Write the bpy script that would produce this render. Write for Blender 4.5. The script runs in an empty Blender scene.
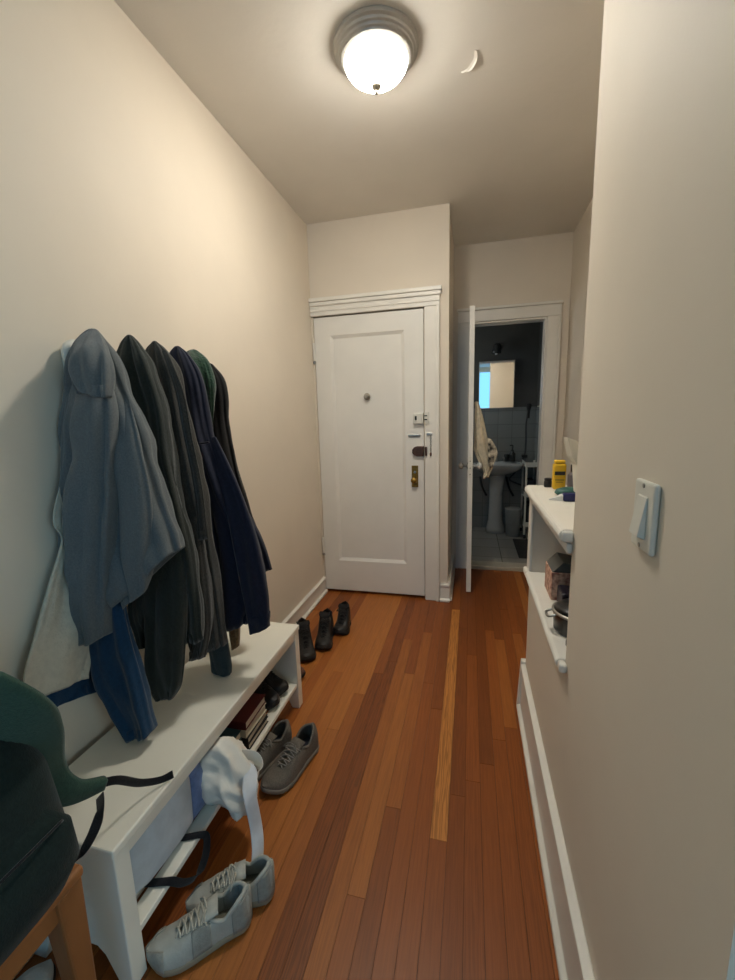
import bpy, bmesh, math, random
from mathutils import Vector, Matrix, noise

sc = bpy.context.scene
COL = sc.collection
random.seed(7)

# ------------------------------------------------------------------ camera, world, light, exposure
cam_data = bpy.data.cameras.new('camera')
cam_data.sensor_fit = 'VERTICAL'
cam_data.sensor_height = 36.0
cam_data.lens = 15.1663
cam_data.clip_start = 0.02
cam = bpy.data.objects.new('camera', cam_data)
COL.objects.link(cam)
cam.matrix_world = Matrix(((0.970722, -0.013979, 0.239799, 0.000000), (0.238568, 0.172481, -0.955686, 0.000000), (-0.028001, 0.984914, 0.170766, 1.327219), (0.000000, 0.000000, 0.000000, 1.000000)))
sc.camera = cam

world = bpy.data.worlds.new('world')
sc.world = world
world.use_nodes = True
bg = world.node_tree.nodes['Background']
bg.inputs['Color'].default_value = (0.20, 0.55, 1.0, 1)
bg.inputs['Strength'].default_value = 0.5

sc.view_settings.view_transform = 'Standard'
sc.view_settings.look = 'None'
sc.view_settings.gamma = 1.0
sc.view_settings.use_curve_mapping = False
sc.view_settings.exposure = 0.66

LAMP_STRENGTH = 116.0
LAMP_COLOR = (1.0, 0.945, 0.84)

def area_light(name, loc, rot, sx, sy, power, color):
    d = bpy.data.lights.new(name, 'AREA')
    d.shape = 'RECTANGLE'
    d.size = sx
    d.size_y = sy
    d.energy = power
    d.color = color
    o = bpy.data.objects.new(name, d)
    o.location = loc
    o.rotation_euler = rot
    COL.objects.link(o)
    return o

# daylight coming through the window of the room behind the camera
area_light('window_daylight', (-0.1, -2.62, 1.75), (math.radians(90), 0, math.radians(0)), 1.66, 1.55, 5, (0.22, 0.60, 1.0))
# daylight of the side room that opens off the hall on the right
area_light('side_room_daylight', (2.55, -0.9, 1.25), (math.radians(90), 0, math.radians(90)), 1.6, 1.5, 15, (0.50, 0.82, 1.0))
# faint fill light added to lift the dark bathroom; its window is only assumed
area_light('bathroom_fill', (-0.66, 4.45, 1.75), (math.radians(90), 0, math.radians(-90)), 0.5, 0.6, 2.2, (0.88, 0.96, 1.0))

# ------------------------------------------------------------------ helpers
def lin(c):
    out = []
    for v in c:
        v = v / 255.0
        out.append(v / 12.92 if v <= 0.04045 else ((v + 0.055) / 1.055) ** 2.4)
    return (out[0], out[1], out[2], 1.0)

def mat(name, rgb, rough=0.6, metal=0.0, vary=0.08, vscale=12.0, bump=0.0, bscale=60.0, spec=0.5, stretch=(1, 1, 1), sheen=0.0, rgb2=None, coat=0.0):
    m = bpy.data.materials.new(name)
    m.use_nodes = True
    nt = m.node_tree
    b = nt.nodes['Principled BSDF']
    b.inputs['Roughness'].default_value = rough
    b.inputs['Metallic'].default_value = metal
    b.inputs['Specular IOR Level'].default_value = spec
    b.inputs['Sheen Weight'].default_value = sheen
    b.inputs['Coat Weight'].default_value = coat
    tc = nt.nodes.new('ShaderNodeTexCoord')
    mp = nt.nodes.new('ShaderNodeMapping')
    mp.inputs['Scale'].default_value = stretch
    nt.links.new(tc.outputs['Object'], mp.inputs['Vector'])
    n = nt.nodes.new('ShaderNodeTexNoise')
    n.inputs['Scale'].default_value = vscale
    n.inputs['Detail'].default_value = 4
    nt.links.new(mp.outputs['Vector'], n.inputs['Vector'])
    r = nt.nodes.new('ShaderNodeValToRGB')
    c = lin(rgb)
    if rgb2:
        lo, hi = c, lin(rgb2)
    else:
        lo = (c[0] * (1 - vary), c[1] * (1 - vary), c[2] * (1 - vary), 1)
        hi = (min(1, c[0] * (1 + vary)), min(1, c[1] * (1 + vary)), min(1, c[2] * (1 + vary)), 1)
    r.color_ramp.elements[0].position = 0.35
    r.color_ramp.elements[1].position = 0.65
    r.color_ramp.elements[0].color = lo
    r.color_ramp.elements[1].color = hi
    nt.links.new(n.outputs['Fac'], r.inputs['Fac'])
    nt.links.new(r.outputs['Color'], b.inputs['Base Color'])
    if bump > 0:
        n2 = nt.nodes.new('ShaderNodeTexNoise')
        n2.inputs['Scale'].default_value = bscale
        n2.inputs['Detail'].default_value = 5
        nt.links.new(mp.outputs['Vector'], n2.inputs['Vector'])
        bp = nt.nodes.new('ShaderNodeBump')
        bp.inputs['Strength'].default_value = bump
        bp.inputs['Distance'].default_value = 0.01
        nt.links.new(n2.outputs['Fac'], bp.inputs['Height'])
        nt.links.new(bp.outputs['Normal'], b.inputs['Normal'])
    return m

def finish(o, m, parent=None, smooth=False, bevel=0.0, sub=0, solid=0.0, local=False, bseg=2):
    if m is not None:
        o.data.materials.append(m)
    COL.objects.link(o)
    if smooth:
        for p in o.data.polygons:
            p.use_smooth = True
    if solid:
        md = o.modifiers.new('solid', 'SOLIDIFY')
        md.thickness = abs(solid)
        md.offset = -1 if solid > 0 else 1
    if bevel:
        md = o.modifiers.new('bevel', 'BEVEL')
        md.width = bevel
        md.segments = bseg
        md.limit_method = 'ANGLE'
        md.angle_limit = math.radians(40)
    if sub:
        md = o.modifiers.new('sub', 'SUBSURF')
        md.levels = sub
        md.render_levels = sub
    if parent is not None:
        o.parent = parent
        if not local:
            # vertices were given in world space: the inverse of the parent's own placement
            t = Matrix.Identity(4)
            p = parent
            while p is not None:
                t = Matrix.LocRotScale(p.location, p.rotation_euler, p.scale) @ (p.matrix_parent_inverse if p.parent else Matrix.Identity(4)) if p.parent is None else t
                p = p.parent
            root = parent
            while root.parent is not None:
                root = root.parent
            if parent is root:
                o.matrix_parent_inverse = Matrix.LocRotScale(root.location, root.rotation_euler, root.scale).inverted()
    return o

def obj(name, bm, m, parent=None, **k):
    me = bpy.data.meshes.new(name)
    bmesh.ops.recalc_face_normals(bm, faces=bm.faces[:])
    bm.to_mesh(me)
    bm.free()
    o = bpy.data.objects.new(name, me)
    return finish(o, m, parent, **k)

def tag(o, label=None, cat=None, group=None, kind=None):
    if label: o['label'] = label
    if cat: o['category'] = cat
    if group: o['group'] = group
    if kind: o['kind'] = kind
    return o

def thing(name, label, cat, loc=(0, 0, 0), rotz=0.0, group=None):
    o = bpy.data.objects.new(name, None)
    o.empty_display_size = 0.05
    o.location = loc
    o.rotation_euler = (0, 0, rotz)
    COL.objects.link(o)
    return tag(o, label, cat, group)

def struct(name, bm, m, **k):
    o = obj(name, bm, m, **k)
    o['kind'] = 'structure'
    return o

def B():
    return bmesh.new()

def box(bm, x0, x1, y0, y1, z0, z1):
    v = [bm.verts.new(p) for p in ((x0, y0, z0), (x1, y0, z0), (x1, y1, z0), (x0, y1, z0), (x0, y0, z1), (x1, y0, z1), (x1, y1, z1), (x0, y1, z1))]
    for f in ((0, 3, 2, 1), (4, 5, 6, 7), (0, 1, 5, 4), (1, 2, 6, 5), (2, 3, 7, 6), (3, 0, 4, 7)):
        bm.faces.new([v[i] for i in f])
    return bm

def bx(*a):
    return box(B(), *a)

def rbox(c, half, rot):
    """box with half sizes, rotated by euler rot, centred on c"""
    bm = B()
    box(bm, -half[0], half[0], -half[1], half[1], -half[2], half[2])
    from mathutils import Euler
    bmesh.ops.transform(bm, matrix=Matrix.LocRotScale(Vector(c), Euler(rot), None), verts=bm.verts[:])
    return bm

def loft(rings, cap0=True, cap1=True, bm=None, close=True):
    bm = bm or B()
    vs = [[bm.verts.new(p) for p in r] for r in rings]
    n = len(vs[0])
    for i in range(len(vs) - 1):
        for j in range(n if close else n - 1):
            k = (j + 1) % n
            bm.faces.new((vs[i][j], vs[i][k], vs[i + 1][k], vs[i + 1][j]))
    if cap0: bm.faces.new(vs[0][::-1])
    if cap1: bm.faces.new(vs[-1])
    return bm

def lathe(prof, c, axis='z', n=32, bm=None):
    """prof: list of (radius, height)"""
    rings = []
    for r, h in prof:
        ring = []
        for k in range(n):
            a = 2 * math.pi * k / n
            u, v = max(r, 1e-4) * math.cos(a), max(r, 1e-4) * math.sin(a)
            if axis == 'z': ring.append((c[0] + u, c[1] + v, c[2] + h))
            elif axis == 'y': ring.append((c[0] + u, c[1] + h, c[2] + v))
            else: ring.append((c[0] + h, c[1] + u, c[2] + v))
        rings.append(ring)
    return loft(rings, bm=bm)

def spline(pts, m):
    """Catmull-Rom through tuples of any length, m samples per span"""
    out = []
    P = [tuple(p) for p in pts]
    for i in range(len(P) - 1):
        p0 = P[max(0, i - 1)]; p1 = P[i]; p2 = P[i + 1]; p3 = P[min(len(P) - 1, i + 2)]
        for k in range(m):
            t = k / m
            out.append(tuple(0.5 * (2 * b + (c - a) * t + (2 * a - 5 * b + 4 * c - d) * t * t + (-a + 3 * b - 3 * c + d) * t ** 3) for a, b, c, d in zip(p0, p1, p2, p3)))
    out.append(P[-1])
    return out

def frames(pts):
    P = [Vector(p) for p in pts]
    T = []
    for i in range(len(P)):
        d = P[min(i + 1, len(P) - 1)] - P[max(i - 1, 0)]
        T.append(d.normalized() if d.length > 1e-9 else Vector((0, 0, 1)))
    return P, T

def tube(pts, r, n=10, m=6, bm=None, flat=1.0):
    pts = spline(pts, m) if m > 1 else pts
    P, T = frames(pts)
    up = Vector((0, 0, 1)) if abs(T[0].z) < 0.9 else Vector((1, 0, 0))
    rings = []
    for i, (p, t) in enumerate(zip(P, T)):
        u = (up - t * up.dot(t))
        u = u.normalized() if u.length > 1e-6 else Vector((1, 0, 0))
        w = t.cross(u)
        up = u
        rr = r[0] + (r[1] - r[0]) * i / (len(P) - 1) if isinstance(r, tuple) else r
        rings.append([tuple(p + u * rr * flat * math.cos(2 * math.pi * k / n) + w * rr * math.sin(2 * math.pi * k / n)) for k in range(n)])
    return loft(rings, bm=bm)

def ribbon(pts, width, thick, wdir, m=6, bm=None):
    """flat band along pts; wdir one vector or one per control point giving the direction of its width; width may be per point"""
    n = len(pts)
    W = width if isinstance(width, (list, tuple)) else [width] * n
    D = wdir if isinstance(wdir[0], (list, tuple)) else [wdir] * n
    ctrl = [tuple(p) + (w,) + tuple(d) for p, w, d in zip(pts, W, D)]
    S = spline(ctrl, m)
    P, T = frames([s[:3] for s in S])
    rings = []
    for p, t, s in zip(P, T, S):
        w = Vector(s[4:7]); w = (w - t * w.dot(t))
        w = w.normalized() if w.length > 1e-6 else Vector((1, 0, 0))
        nn = t.cross(w) * thick / 2
        h = w * s[3] / 2
        rings.append([tuple(p - h - nn * .4), tuple(p - h * .85 - nn), tuple(p + h * .85 - nn), tuple(p + h - nn * .4), tuple(p + h + nn * .4), tuple(p + h * .85 + nn), tuple(p - h * .85 + nn), tuple(p - h + nn * .4)])
    return loft(rings, bm=bm)

def prism(poly, d0, d1, axis='y', bm=None):
    """polygon extruded: axis 'y' takes (x,z) pairs, 'x' takes (y,z), 'z' takes (x,y)"""
    bm = bm or B()
    def P(a, b, d):
        return (a, d, b) if axis == 'y' else ((d, a, b) if axis == 'x' else (a, b, d))
    v0 = [bm.verts.new(P(a, b, d0)) for a, b in poly]
    v1 = [bm.verts.new(P(a, b, d1)) for a, b in poly]
    n = len(poly)
    bm.faces.new(v0[::-1]); bm.faces.new(v1)
    for i in range(n):
        bm.faces.new((v0[i], v0[(i + 1) % n], v1[(i + 1) % n], v1[i]))
    return bm

def drape(rows, nf=5, amp=0.012, seed=0, n=56, m=5, hollow=True, power=0.85, xmin=-1.091, zmin=None):
    """cloth hanging in folds. rows: (left point, right point, half thickness) from the top down"""
    rnd = random.Random(seed)
    ph = [rnd.uniform(0, 6.28) for _ in range(6)]
    tw = [rnd.uniform(-1.5, 1.5) for _ in range(6)]
    S = spline([tuple(r[0]) + tuple(r[1]) + (r[2],) for r in rows], m)
    rings = []
    N = len(S)
    for i, s in enumerate(S):
        L, R, t = Vector(s[:3]), Vector(s[3:6]), s[6]
        c = (L + R) / 2; h = (R - L) / 2
        hh = Vector((h.x, h.y, 0)); hl = max(hh.length, 1e-6)
        perp = Vector((-hh.y / hl, hh.x / hl, 0))
        f = i / (N - 1)
        a = amp * 1.15 * min(1.0, 0.25 + 1.5 * f)
        ring = []
        for k in range(n):
            th = 2 * math.pi * k / n
            ce = math.copysign(abs(math.cos(th)) ** power, math.cos(th)); se = math.copysign(abs(math.sin(th)) ** power, math.sin(th))
            def rg(q): return 2.0 * abs(math.sin(q / 2)) - 1.15
            drift = 0.9 * noise.noise(Vector((seed * 3.1, f * 2.2, 0)))
            wave = 1.0 * rg(nf * th + ph[0] + tw[0] * f * 2 + drift) + 0.55 * rg((nf * 2 + 1) * th + ph[1] + tw[1] * f * 3)
            wave += 0.35 * math.sin(9 * f + 2 * th + ph[3])
            q0 = c + h * ce + perp * (t * se)
            wave += 1.8 * noise.noise(Vector((q0.x * 10, q0.y * 10, q0.z * 6 + seed))) + 0.9 * noise.noise(Vector((q0.x * 24, q0.y * 24, q0.z * 14 - seed)))
            w2 = wave * a
            p = c + h * ce + perp * (t * se) + perp * (w2 * (0.35 + abs(se)) * (1 if se >= 0 else -1) * .7) + (h / max(h.length, 1e-6)) * (0.35 * w2 * ce)
            if p.x < xmin: p.x = xmin
            z = p.z + 0.25 * a * math.sin(3 * th + ph[5]) * f
            if zmin is not None: z = max(z, zmin)
            ring.append((p.x, p.y, z))
        rings.append(ring)
    def shrink(ring, s, dz):
        c = [sum(q[i] for q in ring) / len(ring) for i in range(3)]
        return [(c[0] + (q[0] - c[0]) * s, c[1] + (q[1] - c[1]) * s, c[2] + (q[2] - c[2]) * s + dz) for q in ring]
    top = shrink(rings[0], 0.55, 0.004)
    rings = [shrink(rings[0], 0.15, 0.005), top] + rings
    if hollow:
        rings += [shrink(rings[-1], 0.90, 0.002), shrink(rings[-1], 0.86, 0.03)]
    return loft(rings)

# ------------------------------------------------------------------ materials
M = {}
M['wall'] = mat('wall_paint', (226, 215, 198), 0.62, vary=0.02, vscale=3, bump=0.025, bscale=70, spec=0.35)
M['ceiling'] = mat('ceiling_paint', (228, 223, 214), 0.7, vary=0.025, vscale=2.5, bump=0.10, bscale=25, spec=0.3)
M['trim'] = mat('trim_paint', (232, 228, 218), 0.38, vary=0.02, vscale=8, bump=0.05, bscale=40)
M['door'] = mat('door_paint', (232, 229, 221), 0.36, vary=0.02, vscale=5, bump=0.05, bscale=30)
M['bench'] = mat('bench_white', (238, 235, 222), 0.4, vary=0.02, vscale=6, bump=0.02, bscale=80)
M['plastic'] = mat('white_plastic', (225, 222, 210), 0.35, vary=0.01)
M['brass'] = mat('aged_brass', (150, 120, 60), 0.35, 0.9, vary=0.25, vscale=60)
M['bronze'] = mat('brown_lock', (86, 62, 52), 0.4, 0.5, vary=0.15, vscale=50)
M['steel'] = mat('dull_steel', (170, 168, 160), 0.32, 0.9, vary=0.1, vscale=30)
M['dark'] = mat('near_black', (16, 16, 16), 0.5)
M['bathpaint'] = mat('bath_dark_paint', (74, 74, 70), 0.6, vary=0.04, bump=0.05)
M['porcelain'] = mat('porcelain', (206, 208, 204), 0.15, vary=0.01, coat=0.4)

def tile_mat(name, rgb, grout, w, h, rough=0.25, axis=(1, 1, 1), rot=(0, 0, 0), mortar=0.012):
    m = mat(name, rgb, rough)
    nt = m.node_tree
    b = nt.nodes['Principled BSDF']
    tc = nt.nodes.new('ShaderNodeTexCoord')
    mp = nt.nodes.new('ShaderNodeMapping')
    mp.inputs['Rotation'].default_value = rot
    br = nt.nodes.new('ShaderNodeTexBrick')
    br.offset = 0.0
    br.inputs['Scale'].default_value = 1.0
    br.inputs['Brick Width'].default_value = w
    br.inputs['Row Height'].default_value = h
    br.inputs['Mortar Size'].default_value = mortar * 0.3
    c = lin(rgb); d = (c[0] * .88, c[1] * .88, c[2] * .88, 1)
    br.inputs['Color1'].default_value = c
    br.inputs['Color2'].default_value = d
    br.inputs['Mortar'].default_value = lin(grout)
    nt.links.new(tc.outputs['Object'], mp.inputs['Vector'])
    nt.links.new(mp.outputs['Vector'], br.inputs['Vector'])
    nt.links.new(br.outputs['Color'], b.inputs['Base Color'])
    return m
M['tilewall'] = tile_mat('bath_wall_tile', (138, 142, 138), (112, 115, 112), 0.152, 0.152, rot=(math.radians(90), 0, 0), mortar=0.01)
M['tilefloor'] = tile_mat('bath_floor_tile', (176, 172, 162), (110, 106, 98), 0.30, 0.30, mortar=0.012)

def floor_mat():
    m = bpy.data.materials.new('oak_strip_floor')
    m.use_nodes = True
    nt = m.node_tree
    b = nt.nodes['Principled BSDF']
    at = nt.nodes.new('ShaderNodeAttribute'); at.attribute_name = 'tone'
    se = nt.nodes.new('ShaderNodeSeparateColor')
    nt.links.new(at.outputs['Color'], se.inputs['Color'])
    tc = nt.nodes.new('ShaderNodeTexCoord')
    # every board gets its own stretch of grain: shift the coordinates by the board's number
    sh = nt.nodes.new('ShaderNodeVectorMath'); sh.operation = 'MULTIPLY_ADD'
    cb = nt.nodes.new('ShaderNodeCombineXYZ')
    nt.links.new(se.outputs['Green'], cb.inputs['X']); nt.links.new(se.outputs['Green'], cb.inputs['Y']); nt.links.new(se.outputs['Green'], cb.inputs['Z'])
    nt.links.new(cb.outputs['Vector'], sh.inputs[0])
    sh.inputs[1].default_value = (3.7, 11.3, 5.1)
    nt.links.new(tc.outputs['Object'], sh.inputs[2])
    mp = nt.nodes.new('ShaderNodeMapping'); mp.inputs['Scale'].default_value = (1.0, 0.055, 1.0)
    nt.links.new(sh.outputs['Vector'], mp.inputs['Vector'])
    fine = nt.nodes.new('ShaderNodeTexNoise'); fine.inputs['Scale'].default_value = 130; fine.inputs['Detail'].default_value = 5
    nt.links.new(mp.outputs['Vector'], fine.inputs['Vector'])
    wv = nt.nodes.new('ShaderNodeTexWave'); wv.wave_type = 'BANDS'; wv.bands_direction = 'X'
    wv.inputs['Scale'].default_value = 34; wv.inputs['Distortion'].default_value = 16; wv.inputs['Detail'].default_value = 3; wv.inputs['Detail Scale'].default_value = 1.6
    nt.links.new(mp.outputs['Vector'], wv.inputs['Vector'])
    ramp = nt.nodes.new('ShaderNodeValToRGB')
    cr = ramp.color_ramp
    cr.elements[0].position = 0.0; cr.elements[0].color = lin((92, 46, 20))
    cr.elements[1].position = 1.0; cr.elements[1].color = lin((206, 136, 66))
    e = cr.elements.new(0.5); e.color = lin((152, 84, 36))
    nt.links.new(se.outputs['Red'], ramp.inputs['Fac'])
    # fine streaks
    m1 = nt.nodes.new('ShaderNodeMapRange'); m1.inputs['From Min'].default_value = 0.3; m1.inputs['From Max'].default_value = 0.7
    m1.inputs['To Min'].default_value = 0.88; m1.inputs['To Max'].default_value = 1.08
    nt.links.new(fine.outputs['Fac'], m1.inputs['Value'])
    x1 = nt.nodes.new('ShaderNodeMix'); x1.data_type = 'RGBA'; x1.blend_type = 'MULTIPLY'; x1.inputs['Factor'].default_value = 1.0
    nt.links.new(ramp.outputs['Color'], x1.inputs['A']); nt.links.new(m1.outputs['Result'], x1.inputs['B'])
    # cathedral grain, stronger on some boards (blue channel)
    m2 = nt.nodes.new('ShaderNodeMapRange'); m2.inputs['From Min'].default_value = 0.15; m2.inputs['From Max'].default_value = 0.6
    m2.inputs['To Min'].default_value = 0.60; m2.inputs['To Max'].default_value = 1.05
    nt.links.new(wv.outputs['Fac'], m2.inputs['Value'])
    x2 = nt.nodes.new('ShaderNodeMix'); x2.data_type = 'RGBA'; x2.blend_type = 'MULTIPLY'
    nt.links.new(se.outputs['Blue'], x2.inputs['Factor'])
    nt.links.new(x1.outputs['Result'], x2.inputs['A']); nt.links.new(m2.outputs['Result'], x2.inputs['B'])
    nt.links.new(x2.outputs['Result'], b.inputs['Base Color'])
    b.inputs['Roughness'].default_value = 0.40
    b.inputs['Specular IOR Level'].default_value = 0.35
    bp = nt.nodes.new('ShaderNodeBump'); bp.inputs['Strength'].default_value = 0.08; bp.inputs['Distance'].default_value = 0.003
    nt.links.new(fine.outputs['Fac'], bp.inputs['Height']); nt.links.new(bp.outputs['Normal'], b.inputs['Normal'])
    return m
M['floor'] = floor_mat()

def fabric(name, rgb, vary=0.18, vscale=220, bump=0.25, bscale=500, sheen=0.25, rgb2=None, rough=0.9, stretch=(1, 1, 1)):
    return mat(name, rgb, rough, vary=vary, vscale=vscale, bump=bump, bscale=bscale, sheen=sheen, spec=0.2, rgb2=rgb2, stretch=stretch)

# ------------------------------------------------------------------ floor: strips of oak, each board with its own tone
XL, XN, XF, H = -1.095, 0.255, 0.714, 2.63          # left wall, near right wall, far right wall, ceiling
YD, YB, YE = 2.88, 3.573, 4.98                      # entry-door wall, bathroom-door wall, bathroom back wall
YBACK, XR = -2.4, 2.6

def build_floor():
    bm = B()
    lay = bm.loops.layers.float_color.new('tone')
    w = 0.0535
    rnd = random.Random(3)
    special = {   # row: list of (y where the board starts, tone, grain)
        -10: [(-9, .50, .3), (1.75, .62, .2)], -9: [(-9, .30, .6), (1.93, .45, .4)], -8: [(-9, .30, .7), (2.05, .30, .5)], -7: [(-9, .52, .35), (2.3, .42, .3)],
        -6: [(-9, .46, .2), (.907, .55, .2), (1.96, .38, .3)], -5: [(-9, .36, .3), (1.195, .50, .25), (2.4, .33, .2)], -4: [(-9, .44, .15), (1.9, .40, .2)],
        -3: [(-9, .42, .2), (1.72, .33, .2)], -2: [(-9, .40, .15), (1.117, .74, .8), (2.75, .45, .4)], -1: [(-9, .34, .2), (1.29, .30, .3), (2.5, .30, .2)],
        0: [(-9, .37, .3), (1.36, .42, .2), (2.2, .30, .2)], 1: [(-9, .38, .1), (1.45, .27, .2)], 2: [(-9, .40, .2), (1.586, .46, .2), (2.5, .28, .2)], 3: [(-9, .38, .3), (1.666, .52, .1), (2.4, .30, .1)],
        -11: [(-9, .55, .2), (1.5, .60, .2)], -12: [(-9, .58, .15)], -13: [(-9, .52, .15), (1.9, .58, .2)], -14: [(-9, .50, .2), (1.4, .58, .1)]}
    k0 = int(math.floor((XL - 0.02) / w)); k1 = int(math.ceil(XR / w))
    num = 0
    for k in range(k0, k1):
        x0, x1 = k * w, (k + 1) * w
        yend = YB + 0.02
        if k in special:
            st = [(max(a, YBACK), t, g) for a, t, g in special[k]]
        else:
            st = []; y = YBACK - rnd.uniform(0, .8)
            while y < yend:
                st.append((max(y, YBACK), rnd.uniform(.28, .6), rnd.choice((.1, .2, .3, .6))))
                y += rnd.uniform(.6, 1.6)
        for i, (ya, t, g) in enumerate(st):
            yb = st[i + 1][0] if i + 1 < len(st) else yend
            num += 1
            e = 0.0005
            vs = [bm.verts.new(p) for p in ((x0 + e, ya + e, 0), (x1 - e, ya + e, 0), (x1 - e, yb - e, 0), (x0 + e, yb - e, 0), (x0 + e, ya + e, -.004), (x1 - e, ya + e, -.004), (x1 - e, yb - e, -.004), (x0 + e, yb - e, -.004))]
            for f in ((0, 1, 2, 3), (0, 4, 5, 1), (1, 5, 6, 2), (2, 6, 7, 3), (3, 7, 4, 0)):
                fc = bm.faces.new([vs[q] for q in f])
                for lp in fc.loops:
                    lp[lay] = (min(.95, max(.05, .47 + (t - .42) * 1.35)), (num * 0.37) % 1.0, g, 1)
    return struct('floor', bm, M['floor'])
build_floor()
struct('floor_underlay', bx(XL - .1, XR + .1, YBACK - .1, YB + .02, -.03, -.0035), mat('floor_gap', (52, 26, 14), 0.9))

# ------------------------------------------------------------------ room shell
struct('ceiling', bx(XL - .1, XR + .1, YBACK - .1, YE + .1, H, H + .08), M['ceiling'])
FK = [(0.008, 1.799, 2.630), (0.005, 1.833, 2.630), (-0.006, 1.857, 2.630), (-0.021, 1.877, 2.630), (-0.043, 1.885, 2.630)]
flake = loft([[(p[0] - .012, p[1] - .004, H - .0006), (p[0] - .004, p[1] - .002, H - .0035), (p[0], p[1], H - .0006 - .009 * math.sin(math.pi * i / 12))] for i, p in enumerate(spline(FK, 3))], False, False, close=False)
struct('ceiling_flake', flake, M['ceiling'], solid=0.001)
struct('wall_left', bx(XL - .1, XL, YBACK - .1, YD + .8, -.03, H), M['wall'])
bm = bx(-1.083, -.307, YD + .09, YB, -.03, 2.04)               # blocked hall behind the entry door
box(bm, XL, -.145, YD, YB, 2.04, H)
box(bm, -.307, -.145, YD, YB, -.03, 2.04)
box(bm, XL, -1.083, YD, YB, -.03, 2.04)
struct('wall_entry', bm, M['wall'])
bm = bx(-.145, -.012, YB, YB + .117, -.03, H)
box(bm, -.012, .560, YB, YB + .117, 2.055, H)
box(bm, .560, XF, YB, YB + .117, -.03, H)
struct('wall_bathroom', bm, M['wall'])
bm = bx(XF, XF + .1, 1.1, YE, -.03, H)
struct('wall_far_right', bm, M['wall'])
bm = bx(XN, XF + .1, .394, 1.10, -.03, H)                       # full-height near wall
box(bm, XF + .1, XR, .394, .494, -.03, H)
struct('wall_near_right', bm, M['wall'])
bm = bx(XN, XF, 1.10, 1.80, -.03, .652)                         # half wall with the open cubby
box(bm, XN, XF, 1.748, 1.80, .652, 1.002)
struct('wall_half', bm, M['wall'])
struct('wall_room_right', bx(XR, XR + .1, YBACK - .1, .494, -.03, H), M['wall'])
bm = bx(XL, -.95, YBACK - .1, YBACK, -.03, H)
box(bm, .75, XR, YBACK - .1, YBACK, -.03, H)
box(bm, -.95, .75, YBACK - .1, YBACK, -.03, .95)
box(bm, -.95, .75, YBACK - .1, YBACK, 2.55, H)
struct('wall_back', bm, M['wall'])
bm = B()
for a in ((-.95, .75, .95, 1.0), (-.95, .75, 2.5, 2.55), (-.95, -.9, 1.0, 2.5), (.70, .75, 1.0, 2.5), (-.125, -.075, 1.0, 2.5)):
    box(bm, a[0], a[1], YBACK - .08, YBACK - .03, a[2], a[3])
struct('window_1', bm, M['trim'])
# sills of the half wall
def nosing(name, x0, x1, y0, y1, z0, z1, m):
    h = (z1 - z0) / 2
    poly = [(x1, z0), (x1, z1)]
    for i in range(9):
        a = math.pi / 2 + math.pi * i / 8
        poly.append((x0 + h + h * math.cos(a), (z0 + z1) / 2 + h * math.sin(a)))
    return struct(name, prism(poly, y0, y1, 'y'), m, bevel=.004)
nosing('trim_1', .222, XF, 1.1005, 1.80, 1.002, 1.037, M['trim'])
struct('trim_2', bx(.226, XN - .0005, 1.082, 1.1, 1.006, 1.036), M['trim'], bevel=.010, bseg=3)
struct('trim_3', bx(.240, XN - .0005, 1.09, 1.79, .975, 1.0015), M['trim'], bevel=.006)
nosing('trim_4', .230, XF, 1.1005, 1.748, .652, .680, M['trim'])
struct('trim_5', bx(.234, XN - .0005, 1.070, 1.1, .654, .680), M['trim'], bevel=.008, bseg=3)
struct('trim_6', bx(.230, XN - .0005, 1.748, 1.815, .652, .680), M['trim'], bevel=.008)
struct('trim_7', bx(.244, XN - .0005, 1.742, 1.806, .681, .974), M['trim'], bevel=.004)
# baseboards
def baseboard(name, poly, d0, d1, axis):
    return struct(name, prism(poly, d0, d1, axis), M['trim'], bevel=.003)
def base_profile(x, s, h=.125, t=.016):
    """cross section on a wall at x, s = +1 when the room lies towards +x"""
    return [(x, 0.001), (x + s * (t + .016), 0.001), (x + s * (t + .016), .016), (x + s * t, .024), (x + s * t, h - .028), (x + s * (t + .006), h - .022), (x + s * (t + .006), h - .006), (x + s * .004, h), (x, h)]
baseboard('baseboard_left', base_profile(XL, 1), YBACK, YD - .001, 'y')
baseboard('baseboard_right', base_profile(XN, -1, .225), .394, 1.81, 'y')
baseboard('baseboard_end', [(XN - .03, .001), (XF - .03, .001), (XF - .03, .235), (XN - .018, .235)], 1.801, 1.83, 'y')
bm = prism(base_profile(YD - .0, -1, .137), -.198, -.128, 'x')
baseboard('baseboard_entry', base_profile(YD, -1, .137), -.198, -.129, 'x')
baseboard('baseboard_column', base_profile(-.145, 1, .137), YD - .0, YB - .03, 'y')
baseboard('baseboard_far', base_profile(XF, -1, .137), 1.84, YB - .03, 'y')
# entry door casing
bm = bx(-.302, -.203, YD - .018, YD - .0005, .001, 2.035)
box(bm, -.226, -.203, YD - .030, YD - .018, .001, 2.035)
struct('trim_8', bm, M['trim'], bevel=.004)
bm = bx(XL + .001, -.203, YD - .018, YD - .0005, 2.036, 2.125)
box(bm, XL + .001, -.196, YD - .030, YD - .018, 2.10, 2.125)
box(bm, XL + .001, -.192, YD - .040, YD - .0005, 2.1255, 2.150)
box(bm, XL + .001, -.203, YD - .024, YD - .018, 2.062, 2.075)
struct('trim_9', bm, M['trim'], bevel=.004)
bm = bx(-.306, -.3025, YD + .001, YD + .088, .001, 2.036)
struct('trim_10', bm, M['trim'])
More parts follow.
